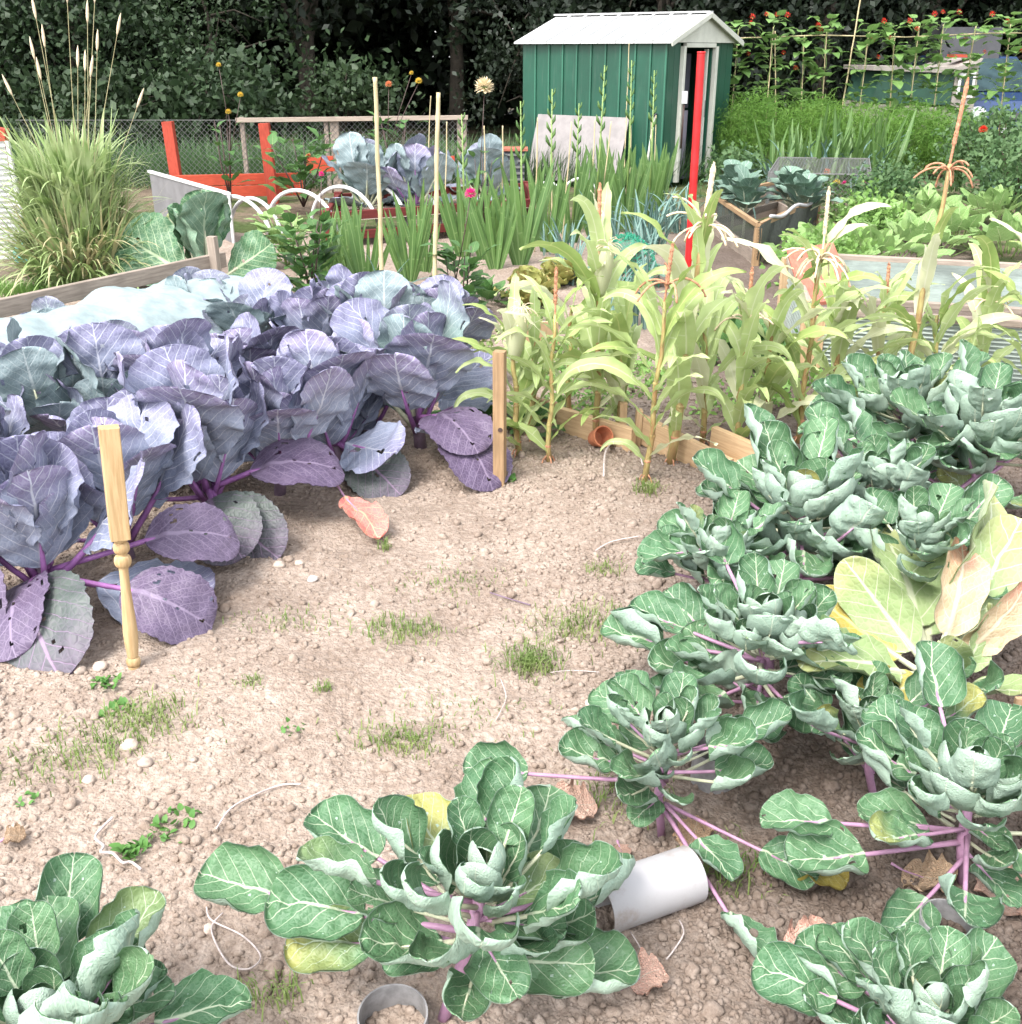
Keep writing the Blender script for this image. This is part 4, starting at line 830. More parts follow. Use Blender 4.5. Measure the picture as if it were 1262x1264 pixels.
# ------------------------------------------------------------------ bamboo canes
def cane(label, b, t, r, group, name='bamboo_cane', mat='bamboo'):
    b = Vector(b); t = Vector(t); n = max(6, int((t-b).length/.03)); q = MB(); L = (t-b).length
    P = [b.lerp(t, i/n)+Vector((math.sin(i*.35)*.002, 0, 0)) for i in range(n+1)]
    q.tube(P, [r*(1.0+(.22 if i % 7 == 3 else 0))*(1-.15*i/n) for i in range(n+1)], 7); return tag(q.build(name, M[mat], None, True), label, 'cane', group)
b = G(474, 398); cane('thick bamboo cane standing left behind the red cabbages', b, D(463, 95, b.y+.05), .0135, 'bamboo canes standing among the flowers')
b = G(536, 402); cane('thick bamboo cane standing right behind the red cabbages', b, D(541, 114, b.y+.05), .0135, 'bamboo canes standing among the flowers')
for l, bx, by, tx, ty in (('thin green cane behind the two thick canes', 525, 270, 532, 118), ('thin cane just right of the second thick cane', 549, 290, 552, 150), ('thin cane left of the grey panel, in front of blue cabbage', 600, 290, 598, 155), ('thin cane at the left edge of the grey panel', 620, 300, 621, 155),
        ('first thin cane in front of the grey panel', 660, 312, 664, 145), ('second thin cane in front of the grey panel', 682, 300, 681, 148), ('leaning thin cane before the middle of the grey panel', 694, 300, 706, 150), ('thin cane at the right part of the grey panel', 727, 290, 735, 148), ('last thin cane before the right edge of the grey panel', 738, 290, 755, 150),
        ('thin cane right of the grey panel', 778, 262, 779, 138), ('tall thin pole leaning on the shed wall', 770, 232, 777, 52), ('stick standing by the shed corner with a pale top', 803, 232, 804, 145), ('first stick beside the shed corner', 808, 232, 810, 142)):
    b = G(bx, by); cane(l, b, D(tx, ty, b.y+.02), .0055, 'thin canes in front of the shed')

# ------------------------------------------------------------------ dahlias
DL = [leafmesh('dahlia_leaf', [M['dahl']], L=.15, wfun=ovate(.045), nt=12, ns=9, petl=.03, petr=.002, theta=lambda t, q=q: .2-t*(.4+.3*q), k0=.3, ruff=.02, both=False, seed=270+q) for q in range(3)]
for m_ in DL: m_.materials.append(M['stem_green']); m_.materials.append(M['stem_dark'])
def pom(mb_mat, o, p, r, seed, n=60):
    random.seed(seed); b = MB()
    for i in range(n):
        z = 1-1.6*i/n; a = i*2.39996; s = math.sqrt(max(0, 1-z*z)); d = Vector((math.cos(a)*s, math.sin(a)*s, z)).normalized(); x = d.cross(Vector((0, 0, 1)) if abs(d.z) < .95 else Vector((1, 0, 0))).normalized(); y = d.cross(x)
        c = Vector(p)+d*r*.25; e = Vector(p)+d*r*U(.9, 1.1); w = r*.2
        b.add([c, c.lerp(e, .6)+x*w+y*w*.3, e, c.lerp(e, .6)-x*w+y*w*.3], [(0, 1, 2, 3)])
    fl = b.build('flower', mb_mat, o); cn = MB(); cn.tube([Vector(p)-Vector((0, 0, r*.6)), Vector(p)], [.003, r*.35], 8); cn.build('calyx', M['stem_green'], fl); return fl
M['fl_pink'] = plain('magenta_petal', (.62, .03, .22), .6, .2, 40, 0, trans=.2); M['fl_cream'] = plain('cream_petal', (.62, .52, .34), .6, .1, 40, 0, trans=.2); M['fl_orange'] = plain('orange_petal', (.62, .22, .10), .6, .2, 40, 0, trans=.2); M['fl_yel'] = plain('yellow_petal', (.6, .42, .06), .6, .2, 40, 0, trans=.2); M['fl_red'] = plain('red_petal', (.58, .04, .02), .6, .2, 40, 0, trans=.2)
def dahlia(label, px, py, h, n, seed, flowers=(), sp=.16, sc=1.0, meshes=None, name='dahlia', cat='dahlia', lean=0, stemmat='stem_dark', low=.15):
    random.seed(1000+seed); b = G(px, py); b.z = SH(b)-.01 if b.y < 10 else 0; o = thing(name, label, cat, b, None); tops = []
    for i in range(4):
        a = i*1.6+seed; tp = b+Vector((math.cos(a)*sp*.6, math.sin(a)*sp*.4, h*U(.75, 1.0))); P = [b, b.lerp(tp, .5)+Vector((U(-.02, .02), 0, 0)), tp]; tops.append(tp)
        q = MB(); q.tube(P, [.008*sc, .006*sc, .003*sc], 6); q.build('stem', M[stemmat], o, True)
    for i in range(n):
        tp = tops[i % 4]; f = low+(1-low)*((i//4)+.5)/max(1, n/4); q = b.lerp(tp, min(1, f)); az = U(0, 6.28); el = R(U(5, 45)); place(random.choice(meshes or DL), 'leaf', o, q+azel(az, 0)*U(0, sp*.5), azel(az, el), azup(az, el), sc*U(.6, 1.05))
    for px2, py2, y2, r, mat in flowers:
        p = D(px2, py2, b.y+y2); fl = pom(M[mat], o, p, r, seed); q = MB(); t0 = tops[0]; q.tube([b.lerp(t0, .6), (b.lerp(t0, .7)+p)/2+Vector((.01, 0, 0)), p-Vector((0, 0, r*.4))], [.004, .0035, .003], 6); q.build('flower_stem', M[stemmat], o, True)
    return o
dahlia('bushy dahlia left of the first bamboo cane', 385, 372, .55, 110, 1, [(397, 215, 0, .02, 'fl_pink')], .2, 1.0, low=.05)
dahlia('dahlia with a magenta pompom flower right of the second bamboo cane', 568, 398, .52, 70, 2, [(581, 239, 0, .038, 'fl_pink')], .14, .9)
dahlia('tall dahlia with a big cream flower in front of the dark trees', 598, 300, .8, 22, 3, [(598, 107, 0, .085, 'fl_cream')], .12, .9)
dahlia('tall dahlia with small orange flowers behind the first bamboo cane', 490, 252, .95, 40, 4, [(480, 104, 0, .04, 'fl_orange'), (517, 100, 0, .04, 'fl_yel'), (508, 90, 0, .025, 'fl_yel')], .3, 1.2)
dahlia('dahlia bush with peach buds between the red posts and the wire fence', 375, 255, .75, 80, 5, [(381, 193, 0, .035, 'fl_orange')], .5, 1.3)
dahlia('tall thin dahlia with yellow flowers behind the striped grass', 285, 250, 1.0, 16, 6, [(297, 117, 0, .035, 'fl_yel'), (282, 138, 0, .035, 'fl_yel'), (270, 80, 0, .03, 'fl_yel')], .15, 1.2)
dahlia('leafy plant beside the gladioli fan at mid left', 355, 330, .42, 50, 7, [], .22, 1.0, [leafmesh('broad_leaf', [M['squash'], M['squash'], M['stem_green']], L=.15, wfun=heart(.065), nt=10, ns=9, petl=.04, petr=.003, theta=lambda t: .2-t*.5, k0=.3, ruff=.02, both=False, seed=280)], 'bean_bush', 'bean plant', stemmat='stem_green')

# ------------------------------------------------------------------ fleece bed, plank, striped grass
A2 = G(-140, 412, .40); B2 = G(262, 324, .40); A2.z = B2.z = 0; nv_ = Vector(((B2-A2).y, -(B2-A2).x, 0)).normalized(); A2 += nv_*.07; B2 += nv_*.07; A = A2+nv_*.85; B = B2+nv_*.85; n_u, n_v = 70, 30; P = np.zeros((n_u, n_v, 3))
for i in range(n_u):
    u = i/(n_u-1); a = A.lerp(B, u); c = A2.lerp(B2, u)
    for j in range(n_v):
        v = j/(n_v-1); q = a.lerp(c, v); e = math.sin(min(v/.72, 1)*math.pi/2)**.75*(1 if v < .9 else (1-(v-.9)/.1)**.5); en = min(1, min(u, 1-u)*9)**.5; P[i, j] = (q.x, q.y, .405*e*en+.0)
P[..., 2] += .05*(smooth_noise(P[..., 0]*7, P[..., 1]*7, 31)-.5)+.02*(smooth_noise(P[..., 0]*22+P[..., 1]*8, P[..., 1]*14, 32)-.5)
q = MB(); q.grid(P, flip=True); tag(q.build('fleece_cover', M['fleece'], None, True), 'crinkled white fleece over a low tunnel behind the red cabbages', 'garden fleece')
o = thing('plank_fence', 'weathered plank rail nailed to a short post behind the fleece', 'plank', G(254, 402))
a = G(-90, 400, .40); b = G(277, 320, .40); q = MB(); q.bar(a, b, .03, .085, (0, 0, 1), 0, .003); q.build('rail', M['wood_old'], o)
pb = G(262, 402); d = (b-a).normalized(); pp = a.lerp(b, .945)+Vector((d.y, -d.x, 0))*.036; q = MB(); q.bar(Vector((pp.x, pp.y, -.1)), Vector((pp.x-.01, pp.y, .545)), .05, .042, (.3, 1, 0), 0, .002); q.build('post', M['wood_old'], o)
pp = a.lerp(b, .15)+Vector((d.y, -d.x, 0))*.036; q = MB(); q.bar(Vector((pp.x, pp.y, -.1)), Vector((pp.x, pp.y, .33)), .05, .042, (.3, 1, 0), 0, .002); q.build('post', M['wood_old'], o)

def blades(name, n, base, rx, ry, h, w, mat, parent, seed, droop=1.0, elmin=40, seg=5, ztop=0.0):
    r = np.random.default_rng(seed); a = r.random(n)*6.283; d = np.sqrt(r.random(n)); x = np.cos(a)*d*rx; y = np.sin(a)*d*ry
    az = a+(r.random(n)-.5)*1.6; el = np.radians(elmin+(88-elmin)*r.random(n)**.8); L = h*(.5+.6*r.random(n)); wd = w*(.6+.8*r.random(n))
    P = np.stack([x, y, ztop*r.random(n)], -1); D_ = np.stack([np.cos(el)*np.cos(az), np.cos(el)*np.sin(az), np.sin(el)], -1)
    rows = []; sd = np.stack([-np.sin(az), np.cos(az), np.zeros(n)], -1); sd += .6*(r.random((n, 3))-.5); sd /= np.linalg.norm(sd, axis=1, keepdims=True); dr = droop*(.3+1.2*r.random(n))
    for k in range(seg+1):
        ww = (wd*(1-(k/seg)**2.2)*(.6+.4*min(1, k/2)))[:, None]+.0002
        rows.append(np.stack([P-sd*ww, P+sd*ww], 1))
        D_ = D_+np.array([0, 0, -1.0])*(dr/seg*(.3+k/seg))[:, None]; D_ /= np.linalg.norm(D_, axis=1, keepdims=True); P = P+D_*(L/seg)[:, None]
    V = np.stack(rows, 1).reshape(n, -1, 3)                   # n, (seg+1)*2, 3
    base_i = (np.arange(n)*(seg+1)*2)[:, None, None]; f = np.array([[2*k, 2*k+1, 2*k+3, 2*k+2] for k in range(seg)])[None]
    V = V+np.array(base)[None, None]; V[..., 2] = np.maximum(V[..., 2], base[2]-.02)
    return put(name, big_mesh(name, V.reshape(-1, 3), (f+base_i).reshape(-1, 4), mat), parent)
p = G(105, 350); o = thing('striped_grass', 'big clump of pale striped ornamental grass with tall seed heads', 'ornamental grass', p)
stuff(blades('blades', 1150, p+Vector((0, 0, .0)), .26, .24, .50, .014, M['ornam'], o, 4, 1.3, 28, 8, .72)); stuff(blades('culms', 160, p, .22, .2, 1.0, .006, M['ornam'], o, 14, .3, 66, 5)); stuff(blades('dry_blades', 420, p, .26, .24, .75, .011, M['ornam_dry'], o, 5, 2.2, 45, 9))
stuff(blades('low_blades', 520, p, .32, .27, .66, .012, M['ornam'], o, 15, 2.4, 40, 9))
for k, (px, py) in enumerate(((44, 20), (83, 0), (117, 0), (108, 25), (145, 40), (55, 55), (42, 70), (120, 60), (50, 95), (14, 115), (96, 80), (170, 130), (105, 85), (112, 92))):
    t = D(px, py, p.y+U(-.2, .2)); b0 = p+Vector((U(-.08, .08), U(-.05, .05), .1)); q = MB(); mid = b0.lerp(t, .5)+Vector((0, 0, .05)); q.tube([b0, mid, t], [.004, .003, .0018], 5); st = q.build('seed_stem', M['ornam_dry'], o)
    q = MB(); dd = (t-mid).normalized(); q.tube([t+dd*(.02*i-.02) for i in range(8)], [.002, .006, .009, .010, .009, .008, .005, .001], 7); q.build('seed_head', M['tassel'], st, True)
# left edge: corrugated sheet, board, bag, grass
o = thing('corrugated_sheet', 'white corrugated plastic sheet standing at the left edge', 'plastic sheet', G(0, 328))
b0 = G(-70, 328); b1 = G(32, 322); n_ = 90; Pg = np.zeros((n_, 2, 3)); nv = Vector((b1.y-b0.y, -(b1.x-b0.x), 0)).normalized()
for i in range(n_):
    z = .02+.86*i/(n_-1); w = .007*math.sin(i*2*math.pi/4)
    for j, e in enumerate((b0, b1)): Pg[i, j] = (e.x+nv.x*w, e.y+nv.y*w, z)
q = MB(); q.grid(Pg); q.build('sheet', M['white_plastic'], o, True)
q = MB(); q.bar(b1+Vector((.015, .02, -.05)), b1+Vector((.015, .02, .88)), .03, .03, (0, 1, 0)); q.build('batten', M['white_plastic'], o)
board('old timber board lying below the corrugated sheet', G(-60, 340, .05), G(62, 330, .05), .04, .10, 'wood_old')
q = MB(); bv2, bf2 = ico(3); rs = np.random.RandomState(4); vv = bv2*np.array([.11, .07, .11])*(1+.35*(smooth_noise(bv2[:, 0]*4+9, bv2[:, 2]*4+bv2[:, 1]*3, 4)-.5))[:, None]; q.add(vv, [tuple(f) for f in bf2])
tag(put('plastic_bag', q.mesh('plastic_bag', [M['blue_bag']], True), None, Matrix.Translation(G(36, 318, .12))), 'crumpled turquoise plastic bag under the striped grass', 'plastic bag')
o = blades('lawn_grass', 2600, G(-10, 362), .9, .22, .09, .003, M['cover'], None, 6, .8, 40, 3); stuff(o); tag(o, 'green lawn grass strip at the left edge behind the plank', 'grass')
board('red wooden post top at the left edge above the corrugated sheet', G(2, 300), Vector((*D(2, 158, G(2, 300).y)[:2], D(2, 158, G(2, 300).y).z)), .09, .09, 'redpaint', 'red_post', 'post')

# ------------------------------------------------------------------ red-framed bed, grey panel, wire fence
yF = 12.4
for l, px, pt in (('red painted post at the left corner of the orange-red bed', 207, 150), ('red painted post in the middle of the orange-red bed', 326, 152)):
    t = D(px, pt, yF-.3); board(l, Vector((t.x+.03, t.y, -.1)), t, .11, .10, 'redpaint', 'red_post', 'post', None, (0, 1, 0))
o = thing('red_bed', 'orange-red painted timber raised bed below the wire fence', 'raised bed', G(290, 250))
a = D(205, 225, yF-.4); b = D(362, 215, yF-.1)
for k in range(2):
    z = .06+.125*k; q = MB(); q.bar(Vector((a.x, a.y, z)), Vector((b.x+.1, b.y, z)), .03, .118, (0, 0, 1), 0, .004); q.build('plank', M['orangepaint'], o)
for l, px, w in (('orange-red board end behind the blue cabbages', 505, .35), ('orange-red board right behind the second bamboo cane', 545, .30), ('short orange-red board near the dahlia bush', 395, .3)):
    t = D(px, 195, yF-.2); board(l, Vector((t.x-w/2, t.y, .33)), Vector((t.x+w/2, t.y, .35)), .03, .16, 'orangepaint')
o = thing('grey_panel_frame', 'grey sheet panel with white top edging standing before the orange-red bed', 'panel', G(290, 300))
a = G(192, 264); b = G(288, 300); d = (b-a).normalized(); q = MB(); q.bar(a+Vector((0, 0, .19)), b+Vector((0, 0, .19)), .012, .40, (0, 0, 1)); q.build('sheet', M['grey_sheet'], o)
q = MB(); q.bar(a-d*.02+Vector((0, 0, .405)), b+d*.02+Vector((0, 0, .405)), .035, .025, (0, 0, 1)); q.build('top_edging', M['white_plastic'], o)
q = MB(); q.bar(b+d*.012+Vector((0, 0, -.03)), b+d*.012+Vector((0, 0, .39)), .022, .03, (0, 1, 0)); q.build('end_edging', M['white_plastic'], o)
def net(mb, a, b, z0, z1, cell, r):
    a = Vector(a); b = Vector(b); L = (b-a).length; H = z1-z0; d = (b-a)/L
    k = -H
    while k < L:
        for sgn in (1, -1):
            s0, s1 = k, k+H; z_0, z_1 = (z0, z1) if sgn > 0 else (z1, z0)
            t0 = max(0, -s0/H); t1 = min(1, (L-s0)/H)
            if t1 > t0: mb.tube([a+d*(s0+H*t0)+Vector((0, 0, z_0+(z_1-z_0)*t0)), a+d*(s0+H*t1)+Vector((0, 0, z_0+(z_1-z_0)*t1))], r, 3, cap=False)
        k += cell
o = thing('wire_fence', 'wire netting fence with timber rail and posts in front of the trees', 'fence', D(440, 230, 13))
yF2 = 13.0; zt = D(440, 148, yF2).z; xl, xr = D(20, 150, yF2).x, D(578, 150, yF2).x
q = MB(); net(q, (xl, yF2, 0), (xr, yF2, 0), .02, zt, .065, .0022); stuff(q.build('wire_netting', M['wire'], o))
q = MB(); q.bar((D(292, 148, yF2).x, yF2-.03, zt), (xr, yF2-.03, zt+.03), .03, .05, (0, 0, 1)); q.build('rail', M['wood_old'], o)
q = MB(); q.bar((xl, yF2-.012, zt-.0), (D(292, 148, yF2).x, yF2-.012, zt), .006, .006, (0, 0, 1)); q.build('top_wire', M['wire'], o)
for px, w in ((298, .05), (402, .05), (412, .10), (570, .11)):
    x = D(px, 150, yF2).x; q = MB(); q.bar((x, yF2+.03, -.1), (x, yF2+.03, zt+.03), w, .05, (0, 1, 0)); q.build('post', M['wood_old'], o)
# rough grass behind the fence
o = blades('rough_grass', 9000, Vector((-2.2, 14.3, -.05)), 5.5, 1.1, .55, .006, M['bush'], None, 8, .9, 50, 4); stuff(o); tag(o, 'rough grey-green grass and bindweed behind the wire fence', 'grass')

# ------------------------------------------------------------------ maroon bed and hoops
o = thing('maroon_bed', 'maroon timber-railed vegetable bed behind the gladioli', 'raised bed', G(420, 300))
c0, c1, c2, c3 = G(404, 306), G(660, 285), G(650, 262), G(420, 278)
for (a, b) in ((c0, c1), (c3, c2), (c0, c3), (c1, c2)):
    for z in (.09, .25):
        q = MB(); q.bar(a+Vector((0, 0, z)), b+Vector((0, 0, z)), .04, .07, (0, 0, 1), 0, .004); q.build('rail', M['maroon'], o)
for c_ in (c0, c1, c2, c3): q = MB(); q.bar(c_-Vector((0, 0, .05)), c_+Vector((0, 0, .30)), .07, .07, (0, 1, 0)); q.build('post', M['maroon'], o)
q = MB(); q.add([v+Vector((0, 0, .2)) for v in (c0.lerp(c2, .03), c1.lerp(c3, .03), c2.lerp(c0, .03), c3.lerp(c1, .03))], [(0, 1, 2, 3)]); q.build('earth_fill', M['soil'], o)
for k, (x0, x1, yb, h) in enumerate(((256, 338, 302, .40), (285, 350, 299, .37), (330, 420, 296, .42), (385, 470, 290, .42), (430, 505, 286, .42), (470, 545, 280, .38))):
    a = G(x0, yb-8); b = G(x1, yb+4); q = MB(); q.tube([a.lerp(b, .5-.5*math.cos(t))+Vector((0, 0, h*math.sin(t)**.9-.02)) for t in np.linspace(0, math.pi, 22)], .017, 8)
    tag(q.build('tunnel_hoop', M['white_plastic'], None, True), ('leftmost white plastic hoop by the grey panel', 'second white plastic hoop from the left', 'third white plastic hoop, over the dark green leaves', 'fourth white hoop behind the bean leaves', 'fifth white hoop ending at the first bamboo cane', 'white hoop just right of the first bamboo cane')[k], 'hoop', 'white hoops of the low tunnel')
for k, (x0, x1, yb, h) in enumerate(((655, 700, 262, .33), (690, 745, 258, .34), (720, 770, 254, .33))):
    a = G(x0, yb); b = G(x1, yb+6); q = MB(); q.tube([a.lerp(b, .5-.5*math.cos(t))+Vector((0, 0, h*math.sin(t)**.9-.02)) for t in np.linspace(0, math.pi, 20)], .015, 8)
    tag(q.build('tunnel_hoop', M['white_plastic'], None, True), ('left white hoop below the grey panel leaning on the shed', 'middle white hoop below the grey panel', 'right white hoop below the grey panel, near the shed wall')[k], 'hoop', 'white hoops by the shed')

# ------------------------------------------------------------------ shed
def shed_mat(name, col):
    t = NT(name); c = t.obj(); f = t.noise(c, 2.2, 5, .6); g2 = t.noise(t.n('Mapping', {'Vector': c, 'Scale': (14, 14, 1.2)}).outputs[0], 3, 4)
    k = t.mix(t.ramp(f, .3, .7), tuple(q*.85 for q in col), tuple(q*1.15 for q in col)); k = t.mix(t.ramp(g2, .5, .85, 0, .4), k, (.075, .11, .085)); return t.finish(k, .42, None, 0, .4)
M['shed_green'] = shed_mat('green_steel', (.008, .058, .034)); M['shed_rib'] = shed_mat('green_steel_edge', (.022, .10, .062)); M['shed_white'] = plain('cream_steel', (.46, .46, .40), .45, .1, 5, 0); M['shed_roof'] = plain('white_roof', (.42, .42, .415), .45, .06, 3, 0)
C0 = G(815, 228); fd = Vector((.588, .808, 0)).normalized(); sdv = Vector((-fd.y, fd.x, 0)); FW, SW, EH, RH = 1.75, 2.05, 1.60, 1.90; Z = Vector((0, 0, 1))
o = thing('garden_shed', 'small green metal garden shed with white gabled roof and open doorway', 'shed', C0)
def W(u, v, z): return C0+fd*u+sdv*v+Z*z          # u along the gable front, v along the side
nS = 10
for i in range(nS):                                 # side wall: one folded steel panel each
    v0, v1 = SW*i/nS, SW*(i+1)/nS-.006; q = MB(); q.add([W(0, v0, 0), W(0, v1, 0), W(0, v1, EH), W(0, v0, EH), W(.02, v0, 0), W(.02, v1, 0), W(.02, v1, EH), W(.02, v0, EH)], [(0, 1, 2, 3), (7, 6, 5, 4), (0, 4, 5, 1), (3, 2, 6, 7), (0, 3, 7, 4), (1, 5, 6, 2)]); q.build('wall_panel', M['shed_green'], o)
    q = MB(); q.bar(W(-.009, v0+.006, 0), W(-.009, v0+.006, EH-.02), .022, .018, fd); q.build('panel_rib', M['shed_rib'], o)
d0, d1 = .36, 1.22
def wallseg(u0, u1, z0, z1, n=1, name='front_panel', v=0.0):
    for i in range(n):
        a, b = u0+(u1-u0)*i/n, u0+(u1-u0)*(i+1)/n-.004; q = MB(); q.add([W(a, v, z0), W(b, v, z0), W(b, v, z1), W(a, v, z1), W(a, v+.02, z0), W(b, v+.02, z0), W(b, v+.02, z1), W(a, v+.02, z1)], [(3, 2, 1, 0), (4, 5, 6, 7), (0, 1, 5, 4), (2, 3, 7, 6), (0, 4, 7, 3), (1, 2, 6, 5)]); q.build(name, M['shed_green'], o)
wallseg(.03, d0-.03, 0, EH-.02, 2); wallseg(d1+.03, FW, 0, EH-.02, 3)
wallseg(.03, FW, 0, EH, 5, 'rear_panel', SW); 
q = MB(); q.add([W(FW, 0, 0), W(FW, SW, 0), W(FW, SW, EH), W(FW, 0, EH)], [(0, 1, 2, 3)]); q.build('far_wall', M['shed_green'], o)
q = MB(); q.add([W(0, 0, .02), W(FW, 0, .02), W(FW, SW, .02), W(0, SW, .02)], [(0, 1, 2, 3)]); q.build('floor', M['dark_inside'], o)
fr = thing  # door frame pieces
for nm, a, b, w, h in (('door_jamb', W(d0, -.02, 0), W(d0, -.02, EH-.06), .06, .06), ('door_jamb', W(d1, -.02, 0), W(d1, -.02, EH-.06), .06, .06)):
    q = MB(); q.bar(a, b, w, h, fd); q.build(nm, M['shed_white'], o)
q = MB(); q.bar(W(d0+.04, -.02, EH-.05), W(d1-.04, -.02, EH-.05), .05, .05, Z); q.build('door_lintel', M['shed_white'], o)
dr = MB(); dr.bar(W(d1-.13, .04, .02), W(d1-.13, .04, EH-.09), .05, .03, fd); door = dr.build('sliding_door', M['shed_white'], o)
q = MB(); q.bar(W(d1-.13, .02, .72), W(d1-.13, .02, .92), .018, .02, fd); q.build('door_handle', M['wire'], door)
q = MB(); q.bar(W(d1-.06, .05, .02), W(d1-.06, .05, EH-.09), .10, .02, fd); q.build('door_edge', M['shed_green'], door)
M['lilac'] = plain('lilac_grey_tone', (.22, .20, .235), .6, .15, 3, 0)
for z0_, z1_ in ((.02, .80), (.83, 1.46)):  # added sheets give the doorway its interior tone; dark upper one is painted shade
    q = MB(); q.add([W(d0+.04, .22, z0_), W(d1-.18, .22, z0_), W(d1-.18, .22, z1_), W(d0+.04, .22, z1_)], [(0, 1, 2, 3)]); q.build('doorway_tone_sheet', M['lilac'] if z0_ < .1 else M['dark_inside'], o)
# gables and roof
ov = .08
for v, nm in ((-.045, 'gable'), (SW+.02, 'gable')):
    q = MB(); A_ = [W(-ov+.03, v, EH-.02), W(FW+ov-.03, v, EH-.02), W(FW/2, v, RH-.02)]; Bq = [x+sdv*.02 for x in A_]; q.add(A_+Bq, [(2, 1, 0), (3, 4, 5), (0, 1, 4, 3), (1, 2, 5, 4), (2, 0, 3, 5)]); q.build(nm, M['shed_white'], o)
nR = 9
for side in (0, 1):
    for i in range(nR):
        v0 = -.09+(SW+.18)*i/nR; v1 = -.09+(SW+.18)*(i+1)/nR-.006; ue = -ov if side == 0 else FW+ov; q = MB()
        T_ = [W(ue, v0, EH-.012), W(ue, v1, EH-.012), W(FW/2, v1, RH), W(FW/2, v0, RH)]; Bq = [x-Z*.02 for x in T_]; fs = [(0, 1, 2, 3), (7, 6, 5, 4), (0, 4, 5, 1), (1, 5, 6, 2), (2, 6, 7, 3), (3, 7, 4, 0)]
        if side: fs = [f[::-1] for f in fs]
        q.add(T_+Bq, fs); rp = q.build('roof_panel', M['shed_roof'], o)
        q = MB(); q.bar(W(ue, v0+.004, EH+.0), W(FW/2, v0+.004, RH+.010), .03, .022, Z); q.build('roof_rib', M['shed_roof'], rp)
for ue in (-ov, FW+ov):
    q = MB(); q.bar(W(ue, -.10, EH-.035), W(FW/2, -.10, RH-.015), .022, .055, Z); q.build('barge_trim', M['shed_white'], o)
q = MB(); q.bar(W(FW/2, -.10, RH+.018), W(FW/2, SW+.10, RH+.018), .09, .02, Z); q.build('ridge_cap', M['shed_roof'], o)
# leaning panel, red pole, tools
a = C0+sdv*.42-fd*.35; b = C0+sdv*1.75-fd*.35; o = thing('leaning_panel', 'grey translucent twin-wall panel leaning on the shed side', 'panel', a)
q = MB(); up_ = (fd*.22+Z*.62).normalized(); q.add([v for v in (a, b, b+up_*.80, a+up_*.80)]+[v+fd*.012 for v in (a, b, b+up_*.80, a+up_*.80)], [(3, 2, 1, 0), (4, 5, 6, 7), (0, 1, 5, 4), (1, 2, 6, 5), (2, 3, 7, 6), (3, 0, 4, 7)]); M['twinwall'] = plain('twinwall_sheet', (.19, .172, .165), .3, .15, 7, .05); q.build('sheet', M['twinwall'], o)
b0 = G(850, 330); t = D(866, 66, b0.y+.0); o = thing('red_pole', 'bright red plastic pole standing upright before the shed doorway', 'pole', b0)
q = MB(); q.tube([b0-Z*.1, b0.lerp(t, .5), t], .029, 20, cap=False); q.tube([t, t.lerp(b0, .03)], .023, 20, cap=False); q.build('pipe', M['red_pipe'], o, True)
q = MB(); Mx = Matrix.Translation(t) ; q.lathe([(.023, .0), (.029, .0), (.031, .008), (.029, .014), (.023, .014), (.022, .0)], 24); put('rim', q.mesh('rim', [M['red_pipe']], True), o, Mx)
o = thing('garden_crate', 'dark slatted crate with an orange lid behind the gladioli', 'crate', G(628, 225))
cx = G(626, 228); q = MB(); q.box(cx+Z*.22, (.42, .3, .36)); q.build('body', M['dark_inside'], o)
for k in range(5): q = MB(); q.box(cx+Vector((0, -.158, .08+.07*k)), (.42, .012, .025)); q.build('slat', M['wire'], o)
q = MB(); q.box(cx+Z*.415, (.50, .36, .025)); q.build('lid', M['pinkboard'], o)
o = thing('garden_fork', 'garden fork with white handle leaning at the shed corner', 'garden tool', W(-.12, .12, 0)); q = MB(); q.tube([W(-.16, .14, 0), W(-.04, .10, .78)], .014, 8); q.build('shaft', M['shed_white'], o, True); q = MB(); q.tube([W(-.09, .10, .78), W(.0, .10, .80)], .014, 8); q.build('grip', M['dark_inside'], o, True)
o = thing('hand_brush', 'white-handled brush hanging inside the left of the shed doorway', 'brush', W(d0-.02, -.06, .8)); q = MB(); q.box(W(d0-.01, -.075, .98), (.07, .04, .14)); q.build('head', M['white_plastic'], o); q = MB(); q.tube([W(d0-.01, -.075, .90), W(d0-.02, -.075, .40)], .012, 8); q.build('handle', M['stem_dark'], o, True)

# ------------------------------------------------------------------ raised bed with mesh, wire cage, cold frame
M['brass'] = leafmat('brassica_leaf', (.085, .155, .115), (.16, .25, .185), (.34, .42, .34), 6, 7, .04, .08, .15, 20, .15, .5); LB = [leafmesh('brassica_leaf', [M['brass'], M['brass'], M['petiole_pale']], L=.22, wfun=spoon(.22, .085, 1.2), nt=14, ns=11, petl=.08, petr=.006, theta=lambda t, q=q: .4-t*(.9+.2*q), k0=.2, k1=.2, ruff=.03, seed=300+q) for q in range(2)]
o = thing('netted_bed', 'timber raised bed with drooping netting side right of the red pole', 'raised bed', G(930, 325))
k0, k1_, k2, k3 = G(932, 328), G(1005, 290), G(960, 262), G(880, 285)
for i, (a, b) in enumerate(((k0, k1_), (k1_, k2), (k2, k3), (k3, k0))):
    q = MB(); q.bar(a+Z*.30, b+Z*.30, .035, .035, Z); q.build('top_rail', M['wood_stake'], o)
    q = MB(); q.bar(a+Z*.05, b+Z*.05, .03, .12, Z); q.build('side_board', M['wood_old'], o)
    q = MB(); q.bar(a-Z*.05, a+Z*.28, .05, .05, (0, 1, 0)); q.build('post', M['wood_stake'], o)
    q = MB(); net(q, a-Vector((0, .03, 0)), b-Vector((0, .03, 0)), .05, .29, .022, .0012); stuff(q.build('netting', M['net_dark'], o))
nn = 24; P = np.zeros((nn, 8, 3))
